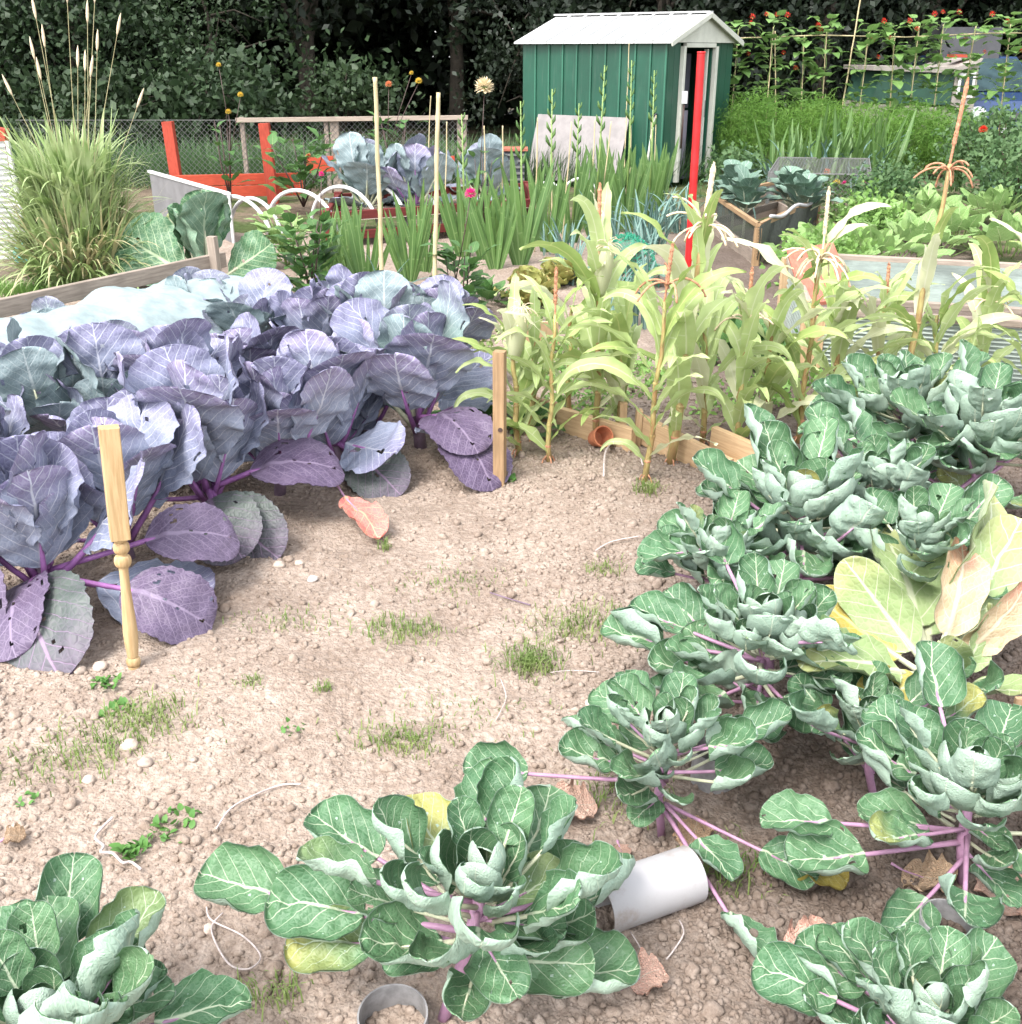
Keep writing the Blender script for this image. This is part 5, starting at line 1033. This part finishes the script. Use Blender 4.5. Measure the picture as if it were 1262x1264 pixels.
for i in range(nn):
    e = k0.lerp(k1_, i/(nn-1)); 
    for j in range(8): P[i, j] = e+Vector((0, -.045-.02*math.sin(i*.9+j*.4), .30+.02*math.sin(i*.6)-j*.035*(1+.3*math.sin(i*.5))))
q = MB(); q.grid(P); q.build('net_roll', M['net_dark'], o, True)
q = MB(); q.tube([k0.lerp(k1_, t)+Vector((0, -.05, .325+.02*math.sin(t*14))) for t in np.linspace(.15, 1, 16)], .014, 8); q.build('net_edge_cord', M['pvc'], o, True)
for i in range(4):
    c_ = (k0+k1_+k2+k3)/4+Vector(((i % 2-.5)*.5, (i//2-.5)*.5, .1)); px = [0, 0]
    random.seed(1200+i); oo = thing('brassica_plant', ('leafy brassica at the front left of the netted bed', 'leafy brassica at the front right of the netted bed', 'leafy brassica at the back left of the netted bed', 'leafy brassica at the back right of the netted bed')[i], 'brassica', c_-Z*.1, 'brassicas in the netted bed')
    MB().tube([c_-Z*.1, c_+Z*.12], .012, 7).build('stem', M['petiole_pale'], oo, True)
    for j in range(16):
        az = j*2.4+i; el = R(70-j*3.5); place(random.choice(LB), 'leaf', oo, c_+Z*(.16-.004*j), azel(az, el), azup(az, el), U(.95, 1.3))
o = thing('wire_cage', 'low rectangular wire mesh cage over bedding flowers', 'wire cage', G(1010, 255))
w0 = [G(945, 258), G(1070, 262), G(1068, 236), G(958, 234)]; zc = .36
for i in range(4):
    a, b = w0[i], w0[(i+1) % 4]; q = MB(); q.bar(a+Z*zc, b+Z*zc, .012, .012, Z); q.build('frame_bar', M['wire'], o); q = MB(); net(q, a, b, .0, zc, .05, .0016); stuff(q.build('side_mesh', M['wire'], o)); q = MB(); q.bar(a-Z*.03, a+Z*zc, .012, .012, (0, 1, 0)); q.build('frame_bar', M['wire'], o)
q = MB()
for i in range(33): q.tube([w0[0].lerp(w0[1], i/32)+Z*zc, w0[3].lerp(w0[2], i/32)+Z*zc], .0016, 3, cap=False)
for i in range(24): q.tube([w0[0].lerp(w0[3], i/23)+Z*zc, w0[1].lerp(w0[2], i/23)+Z*zc], .0016, 3, cap=False)
stuff(q.build('top_mesh', M['wire'], o))
FLW = (('fl_pink', 'magenta'), ('fl_yel', 'yellow'))
for k, (px, py, z, m_) in enumerate(((1030, 238, .22, 'fl_yel'), (1040, 240, .22, 'fl_pink'), (1060, 236, .22, 'fl_yel'), (1064, 240, .2, 'fl_pink'), (1018, 225, .24, 'fl_orange'))):
    p = G(px, py+14); random.seed(60+k); oo = thing('bedding_flower', ('yellow bedding flower at the cage side', 'magenta bedding flower at the cage side', 'yellow bedding flower at the cage right end', 'magenta bedding flower at the cage right end', 'orange bedding flower behind the cage top')[k], 'flower', p); pom(M[m_], oo, p+Z*z, .045, k, 30); MB().tube([p, p+Z*(z-.02)], .005, 6).build('stem', M['stem_green'], oo)
    for j in range(8): place(random.choice(DL), 'leaf', oo, p+Z*(.02+.02*j), azel(j*2.4, .5), azup(j*2.4, .5), .8)
# cold frame
M['corr_dull'] = plain('darkened_corrugated_sheet', (.19, .225, .20), .35, .35, 3, .1, .4, trans=.3); M['corr'] = plain('clear_corrugated_sheet', (.34, .39, .35), .3, .15, 4, 0, .5, trans=.3)  # lid copy of the clear sheet, colour darkened to offset overexposure
o = thing('cold_frame', 'low cold frame of corrugated clear plastic with timber edges and a faded red board', 'cold frame', G(992, 452))
f0 = G(992, 455); f1 = G(1330, 482); h0 = .30; dback = Vector((.12, 1.0, 0)); b0_, b1_ = f0+dback*.95, f1+dback*.95; hb = .40
def corrug(A_, B_, C_, D_, n, amp, name):          # ribs run from A to B, repeated from A to D
    n_ = n*6; Pg = np.zeros((n_, 2, 3)); nrm = (Vector(B_)-Vector(A_)).cross(Vector(D_)-Vector(A_)).normalized()
    for i in range(n_):
        t = i/(n_-1); w = nrm*amp*math.sin(i*2*math.pi/6); Pg[i, 0] = Vector(A_).lerp(Vector(D_), t)+w; Pg[i, 1] = Vector(B_).lerp(Vector(C_), t)+w
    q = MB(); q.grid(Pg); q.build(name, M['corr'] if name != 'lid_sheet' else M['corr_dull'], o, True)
corrug(f0+Z*.01, f1+Z*.01, f1+Z*(h0-.02), f0+Z*(h0-.02), 13, .007, 'front_sheet')
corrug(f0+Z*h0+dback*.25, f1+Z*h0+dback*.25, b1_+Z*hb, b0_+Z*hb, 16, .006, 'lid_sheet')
corrug(f0+Z*.01, b0_+Z*.01, b0_+Z*(hb-.03), f0+Z*(h0-.02), 12, .006, 'end_sheet')
for nm, a, b, w, h in (('front_rail', f0+Z*(h0+.005), f1+Z*(h0+.005), .045, .03), ('back_rail', b0_+Z*(hb+.01), b1_+Z*(hb+.01), .05, .035), ('lid_rail', f0+dback*.24+Z*(h0+.015), f1+dback*.24+Z*(h0+.015), .045, .03), ('end_rail', f0+Z*(h0+.01)+dback*.03, b0_+Z*(hb-.01)-dback*.03, .04, .03)):
    q = MB(); q.bar(a, b, w, h, Z); q.build(nm, M['wood_old'], o)
for a, h in ((f0, h0+.06), (f0+Vector((.07, .01, 0)), h0-.02), (b0_, hb), (f1, h0)): q = MB(); q.bar(a-Z*.05+Vector((-.02, -.03, 0)), a+Z*h+Vector((-.02, -.03, 0)), .05, .04, (0, 1, 0)); q.build('post', M['wood_board'], o)
q = MB(); e0 = f0+Vector((.12, .10, h0+.02)); q.bar(e0, e0+dback*.80+Z*.14, .26, .018, Vector((-.25, -.4, 1)), 0, .002); q.build('red_board', M['pinkboard'], o)

# ------------------------------------------------------------------ squash patch, ground cover, bushes
SQ = [leafmesh('squash_leaf', [M['squash'], M['squash'], M['stem_green']], L=.17, wfun=heart(.085), nt=12, ns=11, petl=.14, petr=.004, theta=lambda t, q=q: .35-t*(.5+.3*q), k0=.35-.3*q, ruff=.035, rfreq=6, both=False, seed=310+q, lump=.08) for q in range(3)]
ORD = ('squash plant nearest the cold frame', 'squash plant left of the patch, beside the netted bed', 'squash plant below the reddish corn tassel', 'squash plant in the middle of the leafy patch', 'squash plant at the right edge behind the cold frame', 'squash plant at the back of the patch by the iris', 'squash plant at the back right edge of the patch', 'squash plant behind the middle corn tassel', 'squash plant at the back left of the patch')
for k, (px, py) in enumerate(((1075, 330), (1015, 330), (1130, 315), (1175, 300), (1245, 315), (1140, 275), (1225, 275), (1075, 290), (1090, 268))):
    rosette('squash_plant', ORD[k], 'squash plant', px, py, SQ, 34, 1.05, 40+k, 80, 8, 'squash plants behind the cold frame', spread=.28)
rosette('leafy_plant', 'dark green leafy plant behind the corn, left of the cold frame', 'vegetable plant', 925, 440, DL, 46, 1.1, 60, 80, 5, None, spread=.22)
rosette('leafy_plant', 'leafy plant with a pink flower behind the leaning corn', 'vegetable plant', 895, 415, DL, 40, 1.0, 61, 80, 5, None, spread=.2)
rosette('leafy_plant', 'green leafy plant right of the cabbages, behind the wooden stake', 'vegetable plant', 590, 520, DL, 36, .75, 62, 80, 5, None, spread=.12)
rosette('leafy_plant', 'low leafy plant at the right foot of the wooden stake', 'vegetable plant', 655, 530, DL, 24, .6, 63, 75, 5, None, spread=.1)
rosette('netted_brassica', 'brassica under bright green netting left of the red pole', 'brassica', 775, 350, [LB[0], LB[1]], 16, .9, 64, 75, 10, None, spread=.08)
rosette('leafy_plant', 'dark leafy plant between the pink dahlia and the lettuce', 'vegetable plant', 600, 372, DL, 36, .9, 67, 75, 2, None, spread=.18)
rosette('leafy_plant', 'small leafy plant in front of the maroon bed', 'vegetable plant', 425, 372, DL, 34, .9, 68, 75, 2, None, spread=.16)
rosette('pale_cabbage', 'pale lime cabbage leaves in front of the grey panel frame', 'cabbage', 215, 300, CAB['g']['mid'][:2]+[YEL[0]], 12, .75, 66, 70, 5, None, spread=.1)
P = np.zeros((16, 16, 3)); c_ = G(772, 352)
for i in range(16):
    for j in range(16):
        t, f = i/15*math.pi*2, j/15*math.pi/2; P[i, j] = c_+Vector((math.cos(t)*math.cos(f)*.24, math.sin(t)*math.cos(f)*.22, math.sin(f)*.34+.02*math.sin(i*3+j)))
q = MB()
for i in range(15): q.tube([Vector(P[i, j]) for j in range(16)], .0016, 3, cap=False)
for j in range(15): q.tube([Vector(P[i, j]) for i in range(16)], .0016, 3, cap=False)
for i in range(15): q.tube([Vector(P[(i+j) % 15, j]) for j in range(15)], .0016, 3, cap=False)
tag(stuff(q.build('green_netting', M['net_green'])), 'bright green netting draped over a brassica left of the red pole', 'netting')

def leafcloud(pts, size, mat, name, parent, seed, up=.5, asp=.55):
    """one leaf (folded rhomb) at each point"""
    r = np.random.default_rng(seed); n = len(pts); d = r.normal(size=(n, 3)); d[:, 2] -= .35; d /= np.linalg.norm(d, axis=1, keepdims=True)
    nr = r.normal(size=(n, 3))*.7+np.array([0, -.25, up]); x = np.cross(d, nr); x /= np.maximum(np.linalg.norm(x, axis=1, keepdims=True), 1e-6)
    s = size*(.55+.9*r.random(n))[:, None]; nn_ = np.cross(x, d)
    V = np.stack([pts-d*s*.5, pts+x*s*asp*.5-d*s*.05+nn_*s*.06, pts+d*s*.5, pts-x*s*asp*.5-d*s*.05+nn_*s*.06], 1)
    F_ = np.arange(n*4).reshape(n, 4); return put(name, big_mesh(name, V.reshape(-1, 3), F_, mat), parent)
def clumps(r, n_cl, per, lo, hi, rad, shape=None):
    c = lo+(hi-lo)*r.random((n_cl*3, 3))
    if shape is not None: c = c[shape(c)]
    c = c[:n_cl]; rr = rad*(.5+r.random((len(c), 1, 1))); p = c[:, None]+r.normal(size=(len(c), per, 3))*rr*.5*np.array([1, 1, .7]); return p.reshape(-1, 3)
o = put('ground_cover', None) if False else None
r = np.random.default_rng(5)
a0, a1 = G(690, 500), G(1000, 415); n = 5200; pts = np.stack([r.uniform(.15, 2.3, n), r.uniform(4.45, 5.7, n), np.abs(r.normal(0, .045, n))+.0], -1); pts = pts[(smooth_noise(pts[:, 0]*5, pts[:, 1]*5, 3) > .36)]
o = leafcloud(pts, .035, M['cover'], 'ground_cover', None, 6, 1.2); stuff(o); tag(o, 'low green weeds covering the ground behind the corn', 'weeds')
n = 2600; pts = np.stack([r.uniform(-1.2, .3, n), r.uniform(5.2, 6.4, n), np.abs(r.normal(0, .03, n))], -1); pts = pts[(smooth_noise(pts[:, 0]*4, pts[:, 1]*4, 8) > .55)]
o = leafcloud(pts, .035, M['tuft'], 'ground_cover', None, 7, 1.2); stuff(o); tag(o, 'thin low weeds around the feet of the bamboo canes', 'weeds')

FE = ('bright feathery asparagus bush right of the shed', 'bright feathery bush second from the shed', 'feathery bush in the middle below the bean canes', 'feathery bush before the trailer', 'feathery bush at the right below the blue car')
for k, (px, yb, w, h) in enumerate(((928, 14.4, .8, 1.0), (1005, 14.6, .9, .95), (1065, 14.4, .85, .85), (1125, 14.6, .85, .85), (1180, 14.5, .75, .75))):
    p = D(px, 200, yb); p.z = -.05; o = thing('feathery_bush', FE[k], 'asparagus bush', p, 'feathery bushes below the bean canes'); rr = np.random.default_rng(30+k)
    n = 15000; u = rr.normal(size=(n, 3)); u /= np.linalg.norm(u, axis=1, keepdims=True); u *= (rr.random((n, 1))**.35); pts = u*np.array([w*.62, w*.45, h*.52])+np.array([p.x, p.y, h*.5-.02]); pts += .06*rr.normal(size=(n, 3)); pts = pts[pts[:, 2] > .0]
    stuff(leafcloud(pts, .065, M['feather'], 'foliage', o, 40+k, .2, .09))
    for i in range(5): q = MB(); e = p+Vector((U(-.3, .3)*w, U(-.2, .2), h*.8)); q.tube([p, p.lerp(e, .5), e], [.012, .009, .004], 6); q.build('stem', M['stem_green'], o)
def bush(label, px, yb, w, h, seed, mat='bush', n=2600, size=.07, name='leafy_bush', cat='bush', fl=(), base=0.0):
    p = D(px, 200, yb); p.z = -.05; o = thing(name, label, cat, p); rr = np.random.default_rng(seed); m_ = int(n/40)
    c = rr.normal(size=(m_, 3)); c /= np.linalg.norm(c, axis=1, keepdims=True); c *= rr.random((m_, 1))**.4; c = c*np.array([w*.5, w*.4, h*.48])+np.array([p.x, p.y, h*.5])
    pts = (c[:, None]+rr.normal(size=(m_, 40, 3))*.09).reshape(-1, 3); pts = pts[pts[:, 2] > 0]
    stuff(leafcloud(pts, size, M[mat], 'foliage', o, seed+1, .6))
    for i in range(6): q = MB(); e = p+Vector((U(-.35, .35)*w, U(-.2, .2)*w, h*U(.6, .9))); q.tube([p, p.lerp(e, .5)+Vector((U(-.05, .05), 0, 0)), e], [.015, .01, .004], 6); q.build('stem', M['stem_dark'], o)
    for (fx, fy, fr_, fm) in fl: f = pom(M[fm], o, D(fx, fy, yb-w*.35), fr_, seed)
    return o
bush('grey-green bush with a red flower at the right edge', 1235, 12.2, 1.3, .95, 50, 'bush', 4200, .06, fl=((1214, 160, .05, 'fl_red'),))
bush('dark bush behind the wire cage', 1110, 10.6, .8, .5, 51, 'bush', 2200, .05)
bush('leafy bush at the far right above the squash', 1290, 10.5, 1.3, .85, 52, 'bush', 3500, .06)
bush('low green bush behind the shed corner and red pole', 905, 12.2, .6, .45, 53, 'bush', 1500, .06)
bush('green growth between the squash and the wire cage', 1085, 9.2, .6, .3, 54, 'cover', 1500, .05)
bush('pale green leafy growth left of the squash patch', 1035, 7.3, .6, .3, 55, 'cover', 1500, .05)

# ------------------------------------------------------------------ runner beans
BN = [leafmesh('bean_leaf', [M['bean'], M['bean'], M['stem_green']], L=.13, wfun=heart(.06), nt=9, ns=7, petl=.05, petr=.002, theta=lambda t, q=q: .3-t*(.6+.4*q), k0=.3, ruff=.02, both=False, seed=320+q) for q in range(3)]
yB = 15.2; zbar = D(1000, 46, yB).z; a = D(908, 47, yB); b = D(1330, 40, yB); o = thing('bean_crossbar', 'horizontal cane tied across the tops of the bean canes', 'cane', a); q = MB(); q.tube([a, a.lerp(b, .25)+Z*.02, a.lerp(b, .5)-Z*.02, a.lerp(b, .75)+Z*.01, b], .008, 7); q.build('cane', M['bamboo'], o, True)
N_ = ('first', 'second', 'third', 'fourth', 'fifth', 'sixth', 'seventh', 'eighth', 'ninth', 'tenth', 'eleventh', 'twelfth')
for k, (px, pt, bx) in enumerate(((912, 35, 905), (955, 33, 948), (957, 38, 958), (993, 45, 990), (1021, 38, 1016), (1064, -10, 1042), (1073, 40, 1063), (1105, 40, 1100), (1135, 32, 1125), (1165, 30, 1155), (1205, 32, 1190), (1248, 30, 1238))):
    t = D(px, pt, yB-.03); e = D(bx, 120, yB-.03); dz = (t.z)/(t.z-e.z); b0 = t+(e-t)*dz; b0.z = -.06
    cane('%s bean cane counting right from the shed' % N_[k], b0, t, .008 if k != 5 else .011, 'canes of the bean row')
    if k in (2, 5): continue
    random.seed(1400+k); o = thing('runner_bean', 'runner bean vine climbing the %s cane from the shed' % N_[k], 'bean plant', b0, 'runner beans on the cane row')
    q = MB(); P = [b0.lerp(t, i/30)+Vector((math.cos(i*.8)*.02, math.sin(i*.8)*.02, .02)) for i in range(31)]; q.tube(P, .004, 5); q.build('vine', M['stem_green'], o, True)
    for i in range(80):
        f = U(.2, 1.06); az = U(0, 6.28); el = R(U(-20, 40)); place(random.choice(BN), 'leaf', o, b0.lerp(t, f)+azel(az, 0)*U(0, .14), azel(az, el), azup(az, el), U(.85, 1.5))
    for i in range(random.randint(1, 4)):
        p = b0.lerp(t, U(.72, 1.08))+Vector((U(-.16, .16), -.08, U(0, .06))); pom(M['fl_red'], o, p, U(.035, .05), i, 16)

# ------------------------------------------------------------------ trailer and car beyond the beans
M['cream_paint'] = plain('cream_paint', (.25, .225, .20), .6, .3, 4, 0); M['green_trim'] = plain('dark_green_trim', (.02, .06, .04), .6, .2, 4, 0); M['car_blue'] = plain('blue_car_paint', (.02, .04, .10), .3, .05, 3, 0, .6); M['tyre'] = plain('tyre_rubber', (.02, .02, .02), .8, .2, 20, .2); M['lamp'] = plain('headlamp_glass', (.6, .62, .65), .1, .1, 9, 0, .7); M['grey_dark'] = plain('dark_grey_box', (.06, .06, .065), .6, .2, 3, 0)
yT = 16.5; p0 = D(1075, 135, yT); p1 = D(1203, 130, yT); o = thing('old_trailer', 'old cream trailer cabin with white framed window behind the bean canes', 'trailer', Vector((p0.x, yT, -.06)))
def prism(mb, prof, y0, y1, mi=0):                    # (x, z) outline extruded in y
    n = len(prof); mb.add([(x, y0, z) for x, z in prof]+[(x, y1, z) for x, z in prof], [tuple(range(n)), tuple(range(2*n-1, n-1, -1))]+[(i, i+n, (i+1) % n+n, (i+1) % n) for i in range(n)], mi); return mb
x0, x1 = p0.x, p1.x; prism(MB(), [(x0, .42), (x1-.1, .42), (x1, .7), (x0, .78)], yT, yT+1.4).build('lower_body', M['cream_paint'], o)
prism(MB(), [(x0, .79), (x1-.35, .76), (x1-.35, 1.18), (x0+.1, 1.22)], yT+.02, yT+1.38).build('side_panel', M['green_trim'], o)
prism(MB(), [(x1-.34, .74), (x1, .71), (x1-.02, 1.33), (x1-.34, 1.22)], yT+.01, yT+1.39).build('cab_end', M['cream_paint'], o)
prism(MB(), [(x0-.05, 1.23), (x1-.34, 1.19), (x1-.02, 1.345), (x1, 1.39), (x1-.36, 1.27), (x0-.05, 1.29)], yT-.05, yT+1.45).build('roof', M['cream_paint'], o)
wx = x1-.17; q = prism(MB(), [(wx-.12, .86), (wx+.12, .86), (wx+.12, 1.22), (wx-.12, 1.19)], yT-.012, yT+.005); wf = q.build('window', M['white_plastic'], o); prism(MB(), [(wx-.08, .90), (wx+.08, .90), (wx+.08, 1.17), (wx-.08, 1.15)], yT-.018, yT-.010).build('pane', M['glass'], wf)
prism(MB(), [(x1-.32, 1.40), (x1+.05, 1.40), (x1+.05, 1.44), (x1-.32, 1.44)], yT+.2, yT+.5).build('red_marker', M['redpaint'], o)
def wheel(o, x, y, z, r, w):
    q = MB(); q.lathe([(0, -w/2), (r*.62, -w/2), (r*.95, -w/2), (r, -w/3), (r, w/3), (r*.95, w/2), (r*.62, w/2), (0, w/2)], 20); wh = put('wheel', q.mesh('wheel', [M['tyre']], True), o, Matrix.Translation((x, y, z)) @ Matrix.Rotation(R(90), 4, 'X')); q = MB(); q.lathe([(0, w/2+.012), (r*.55, w/2+.012), (r*.6, w/2)], 16); put('rim', q.mesh('rim', [M['wire']]), wh, Matrix.Translation((x, y, z)) @ Matrix.Rotation(R(90), 4, 'X'))
wheel(o, x0+.5, yT+.05, .24, .30, .16); wheel(o, x0+.5, yT+1.35, .24, .30, .16)
q = MB(); q.bar((x0+.2, yT+.5, .36), (x1-.15, yT+.5, .36), .06, .12, Z); q.build('chassis', M['grey_dark'], o)
g0 = D(1168, 68, 18.5); tag(MB().box((g0.x+.3, 18.6, .88), (.95, .6, 1.9)).build('dark_cabinet', M['grey_dark']), 'tall dark grey box standing behind the trailer', 'box')
pc = D(1230, 120, 16.2); cx = pc.x+.55; cy = 16.6; o = thing('parked_car', 'blue car seen from the front behind the bean canes', 'car', (cx, cy, -.06))
hw = .84
def carprism(prof, w0, w1, name, mat, par=o):        # (y, z) outline, half widths at bottom and top
    zs = [z for _, z in prof]; lo, hi = min(zs), max(zs); n = len(prof); f = lambda z: w0+(w1-w0)*(z-lo)/(hi-lo); q = MB()
    q.add([(cx-f(z), cy+y, z) for y, z in prof]+[(cx+f(z), cy+y, z) for y, z in prof], [tuple(range(n)), tuple(range(2*n-1, n-1, -1))]+[(i, i+n, (i+1) % n+n, (i+1) % n) for i in range(n)]); return q.build(name, mat, par)
carprism([(0, .22), (3.9, .22), (3.95, .6), (3.9, .86), (1.05, .90), (.25, .80), (.02, .62)], hw, hw-.06, 'body', M['car_blue'])
cab = carprism([(.95, .885), (3.6, .87), (3.25, 1.36), (2.6, 1.42), (1.75, 1.40)], hw-.08, hw-.26, 'cabin', M['car_blue'])
q = MB(); q.add([(cx-.70, cy+.955, .915), (cx+.70, cy+.955, .915), (cx+.58, cy+1.70, 1.375), (cx-.58, cy+1.70, 1.375)], [(0, 1, 2, 3)]); w_ = q.build('windscreen', M['glass'], cab)
for sx in (-1, 1):
    q = MB(); q.add([(cx+sx*.757, cy+1.3, .93), (cx+sx*.757, cy+3.2, .93), (cx+sx*.61, cy+2.95, 1.33), (cx+sx*.61, cy+1.9, 1.33)], [(0, 1, 2, 3)]); q.build('side_window', M['glass'], cab)
    q = MB(); q.lathe([(0, .02), (.09, .015), (.11, 0)], 16); put('headlight', q.mesh('headlight', [M['lamp']], True), o, Matrix.Translation((cx+sx*.6, cy+.03, .63)) @ Matrix.Rotation(R(72), 4, 'X') @ Matrix.Scale(1.3, 4, (1, 0, 0)))
    q = MB(); q.box((cx+sx*.90, cy+1.25, .95), (.16, .10, .12)); q.build('wing_mirror', M['car_blue'], o)
    for yy in (.7, 3.1): wheel(o, cx+sx*.74, cy+yy, .24, .30, .18)
MB().box((cx, cy-.005, .60), (.8, .03, .10)).build('grille', M['grey_dark'], o); MB().box((cx, cy-.03, .40), (1.6, .10, .16)).build('bumper', M['car_blue'], o); MB().box((cx, cy-.085, .40), (.5, .012, .10)).build('number_plate', M['white_plastic'], o)

# ------------------------------------------------------------------ woodland
r = np.random.default_rng(77)
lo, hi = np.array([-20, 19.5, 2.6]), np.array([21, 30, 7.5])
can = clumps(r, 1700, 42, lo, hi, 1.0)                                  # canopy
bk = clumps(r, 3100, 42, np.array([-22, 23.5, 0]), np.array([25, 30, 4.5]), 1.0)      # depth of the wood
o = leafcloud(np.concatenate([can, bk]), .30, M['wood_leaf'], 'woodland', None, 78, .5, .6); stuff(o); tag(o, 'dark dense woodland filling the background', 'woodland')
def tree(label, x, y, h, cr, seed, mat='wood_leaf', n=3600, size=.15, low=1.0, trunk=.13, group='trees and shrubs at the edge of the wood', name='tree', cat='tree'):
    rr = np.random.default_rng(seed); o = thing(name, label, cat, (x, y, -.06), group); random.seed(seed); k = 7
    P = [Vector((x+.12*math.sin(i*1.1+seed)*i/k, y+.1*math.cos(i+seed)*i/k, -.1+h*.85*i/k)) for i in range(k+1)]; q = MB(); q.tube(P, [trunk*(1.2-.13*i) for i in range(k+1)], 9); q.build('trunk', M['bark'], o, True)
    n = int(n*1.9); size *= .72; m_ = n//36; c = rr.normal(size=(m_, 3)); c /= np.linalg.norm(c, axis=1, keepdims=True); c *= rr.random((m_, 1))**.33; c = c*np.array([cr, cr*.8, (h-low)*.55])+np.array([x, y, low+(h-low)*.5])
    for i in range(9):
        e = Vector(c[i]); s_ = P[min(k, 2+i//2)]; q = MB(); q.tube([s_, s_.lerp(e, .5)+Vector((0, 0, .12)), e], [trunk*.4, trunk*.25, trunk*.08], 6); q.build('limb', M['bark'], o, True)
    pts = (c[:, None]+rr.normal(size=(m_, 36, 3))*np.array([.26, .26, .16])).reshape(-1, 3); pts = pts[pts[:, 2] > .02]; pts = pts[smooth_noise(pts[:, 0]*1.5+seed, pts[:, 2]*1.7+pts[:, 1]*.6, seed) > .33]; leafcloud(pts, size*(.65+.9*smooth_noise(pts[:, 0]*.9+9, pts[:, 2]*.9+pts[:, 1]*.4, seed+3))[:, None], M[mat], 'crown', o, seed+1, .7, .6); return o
tree('dark tree at the far left edge behind the striped grass', -8.2, 18.2, 5.6, 2.0, 1, n=6000, low=.2)
tree('leafy shrub with lighter leaves behind the tall seed heads', -6.6, 17.2, 3.0, 1.5, 2, 'wood_leaf2', 3400, .13, .0, .05, name='shrub', cat='shrub')
tree('shrub with pale speckled leaves above the red posts', -4.6, 17.4, 3.4, 1.2, 3, 'wood_leaf2', 2600, .12, .3, .05, name='shrub', cat='shrub')
tree('low dark shrub behind the wire fence near the middle red post', -4.3, 16.4, 1.4, 1.2, 4, 'wood_leaf2', 2000, .12, .0, .04, name='shrub', cat='shrub')
tree('bare-trunked tree left of the dark gap behind the fence', -3.35, 18.6, 5.5, 1.9, 5, n=3600, low=1.75, trunk=.15)
tree('dark tree over the deep gap between the canes and the shed', -1.0, 20.5, 5.8, 2.2, 6, n=4200, low=1.6)
tree('dark shrub right behind the left end of the shed', .35, 17.8, 3.2, 1.0, 7, n=3600, low=.0, trunk=.06, name='shrub', cat='shrub')
tree('dark tree above the shed roof', 2.6, 19.5, 6.0, 2.4, 8, n=6000, low=.6)
tree('dark tree right of the shed behind the first bean canes', 5.2, 19.0, 5.6, 2.0, 9, n=6000, low=.2)
tree('dark tree behind the trailer', 7.6, 21.0, 6.0, 2.3, 10, n=6000, low=.3)
tree('dark tree at the right edge behind the blue car', 10.2, 21.5, 6.0, 2.3, 11, n=6000, low=.3)
tree('low sunlit shrub behind the fence at left', -5.8, 16.3, 1.3, 1.3, 12, 'wood_leaf2', 2200, .12, .0, .04, name='shrub', cat='shrub')
tree('shrub at the left edge of the dark gap', -2.6, 17.2, 1.5, .8, 13, 'wood_leaf2', 1300, .12, .0, .04, name='shrub', cat='shrub')

# wooden plant marker with a pencilled scribble at the right edge
p = G(1256, 905); o = thing('plant_marker', 'short wooden plant marker with pencilled scribble at the right edge', 'plant marker', p)
q = MB(); q.bar(p-Z*.08, p+Z*.10, .045, .012, (0, 1, 0), 0, .001); q.build('stake', M['wood_board'], o)
q = MB(); q.tube([p+Vector((-.012+.004*math.cos(t*2)*(1+.2*t)+.0035*t, -.0068, .062+.010*math.sin(t*2)-.002*t)) for t in np.linspace(0, 6.2, 40)], .0009, 4); q.build('pencil_scribble', M['stem_dark'], o)
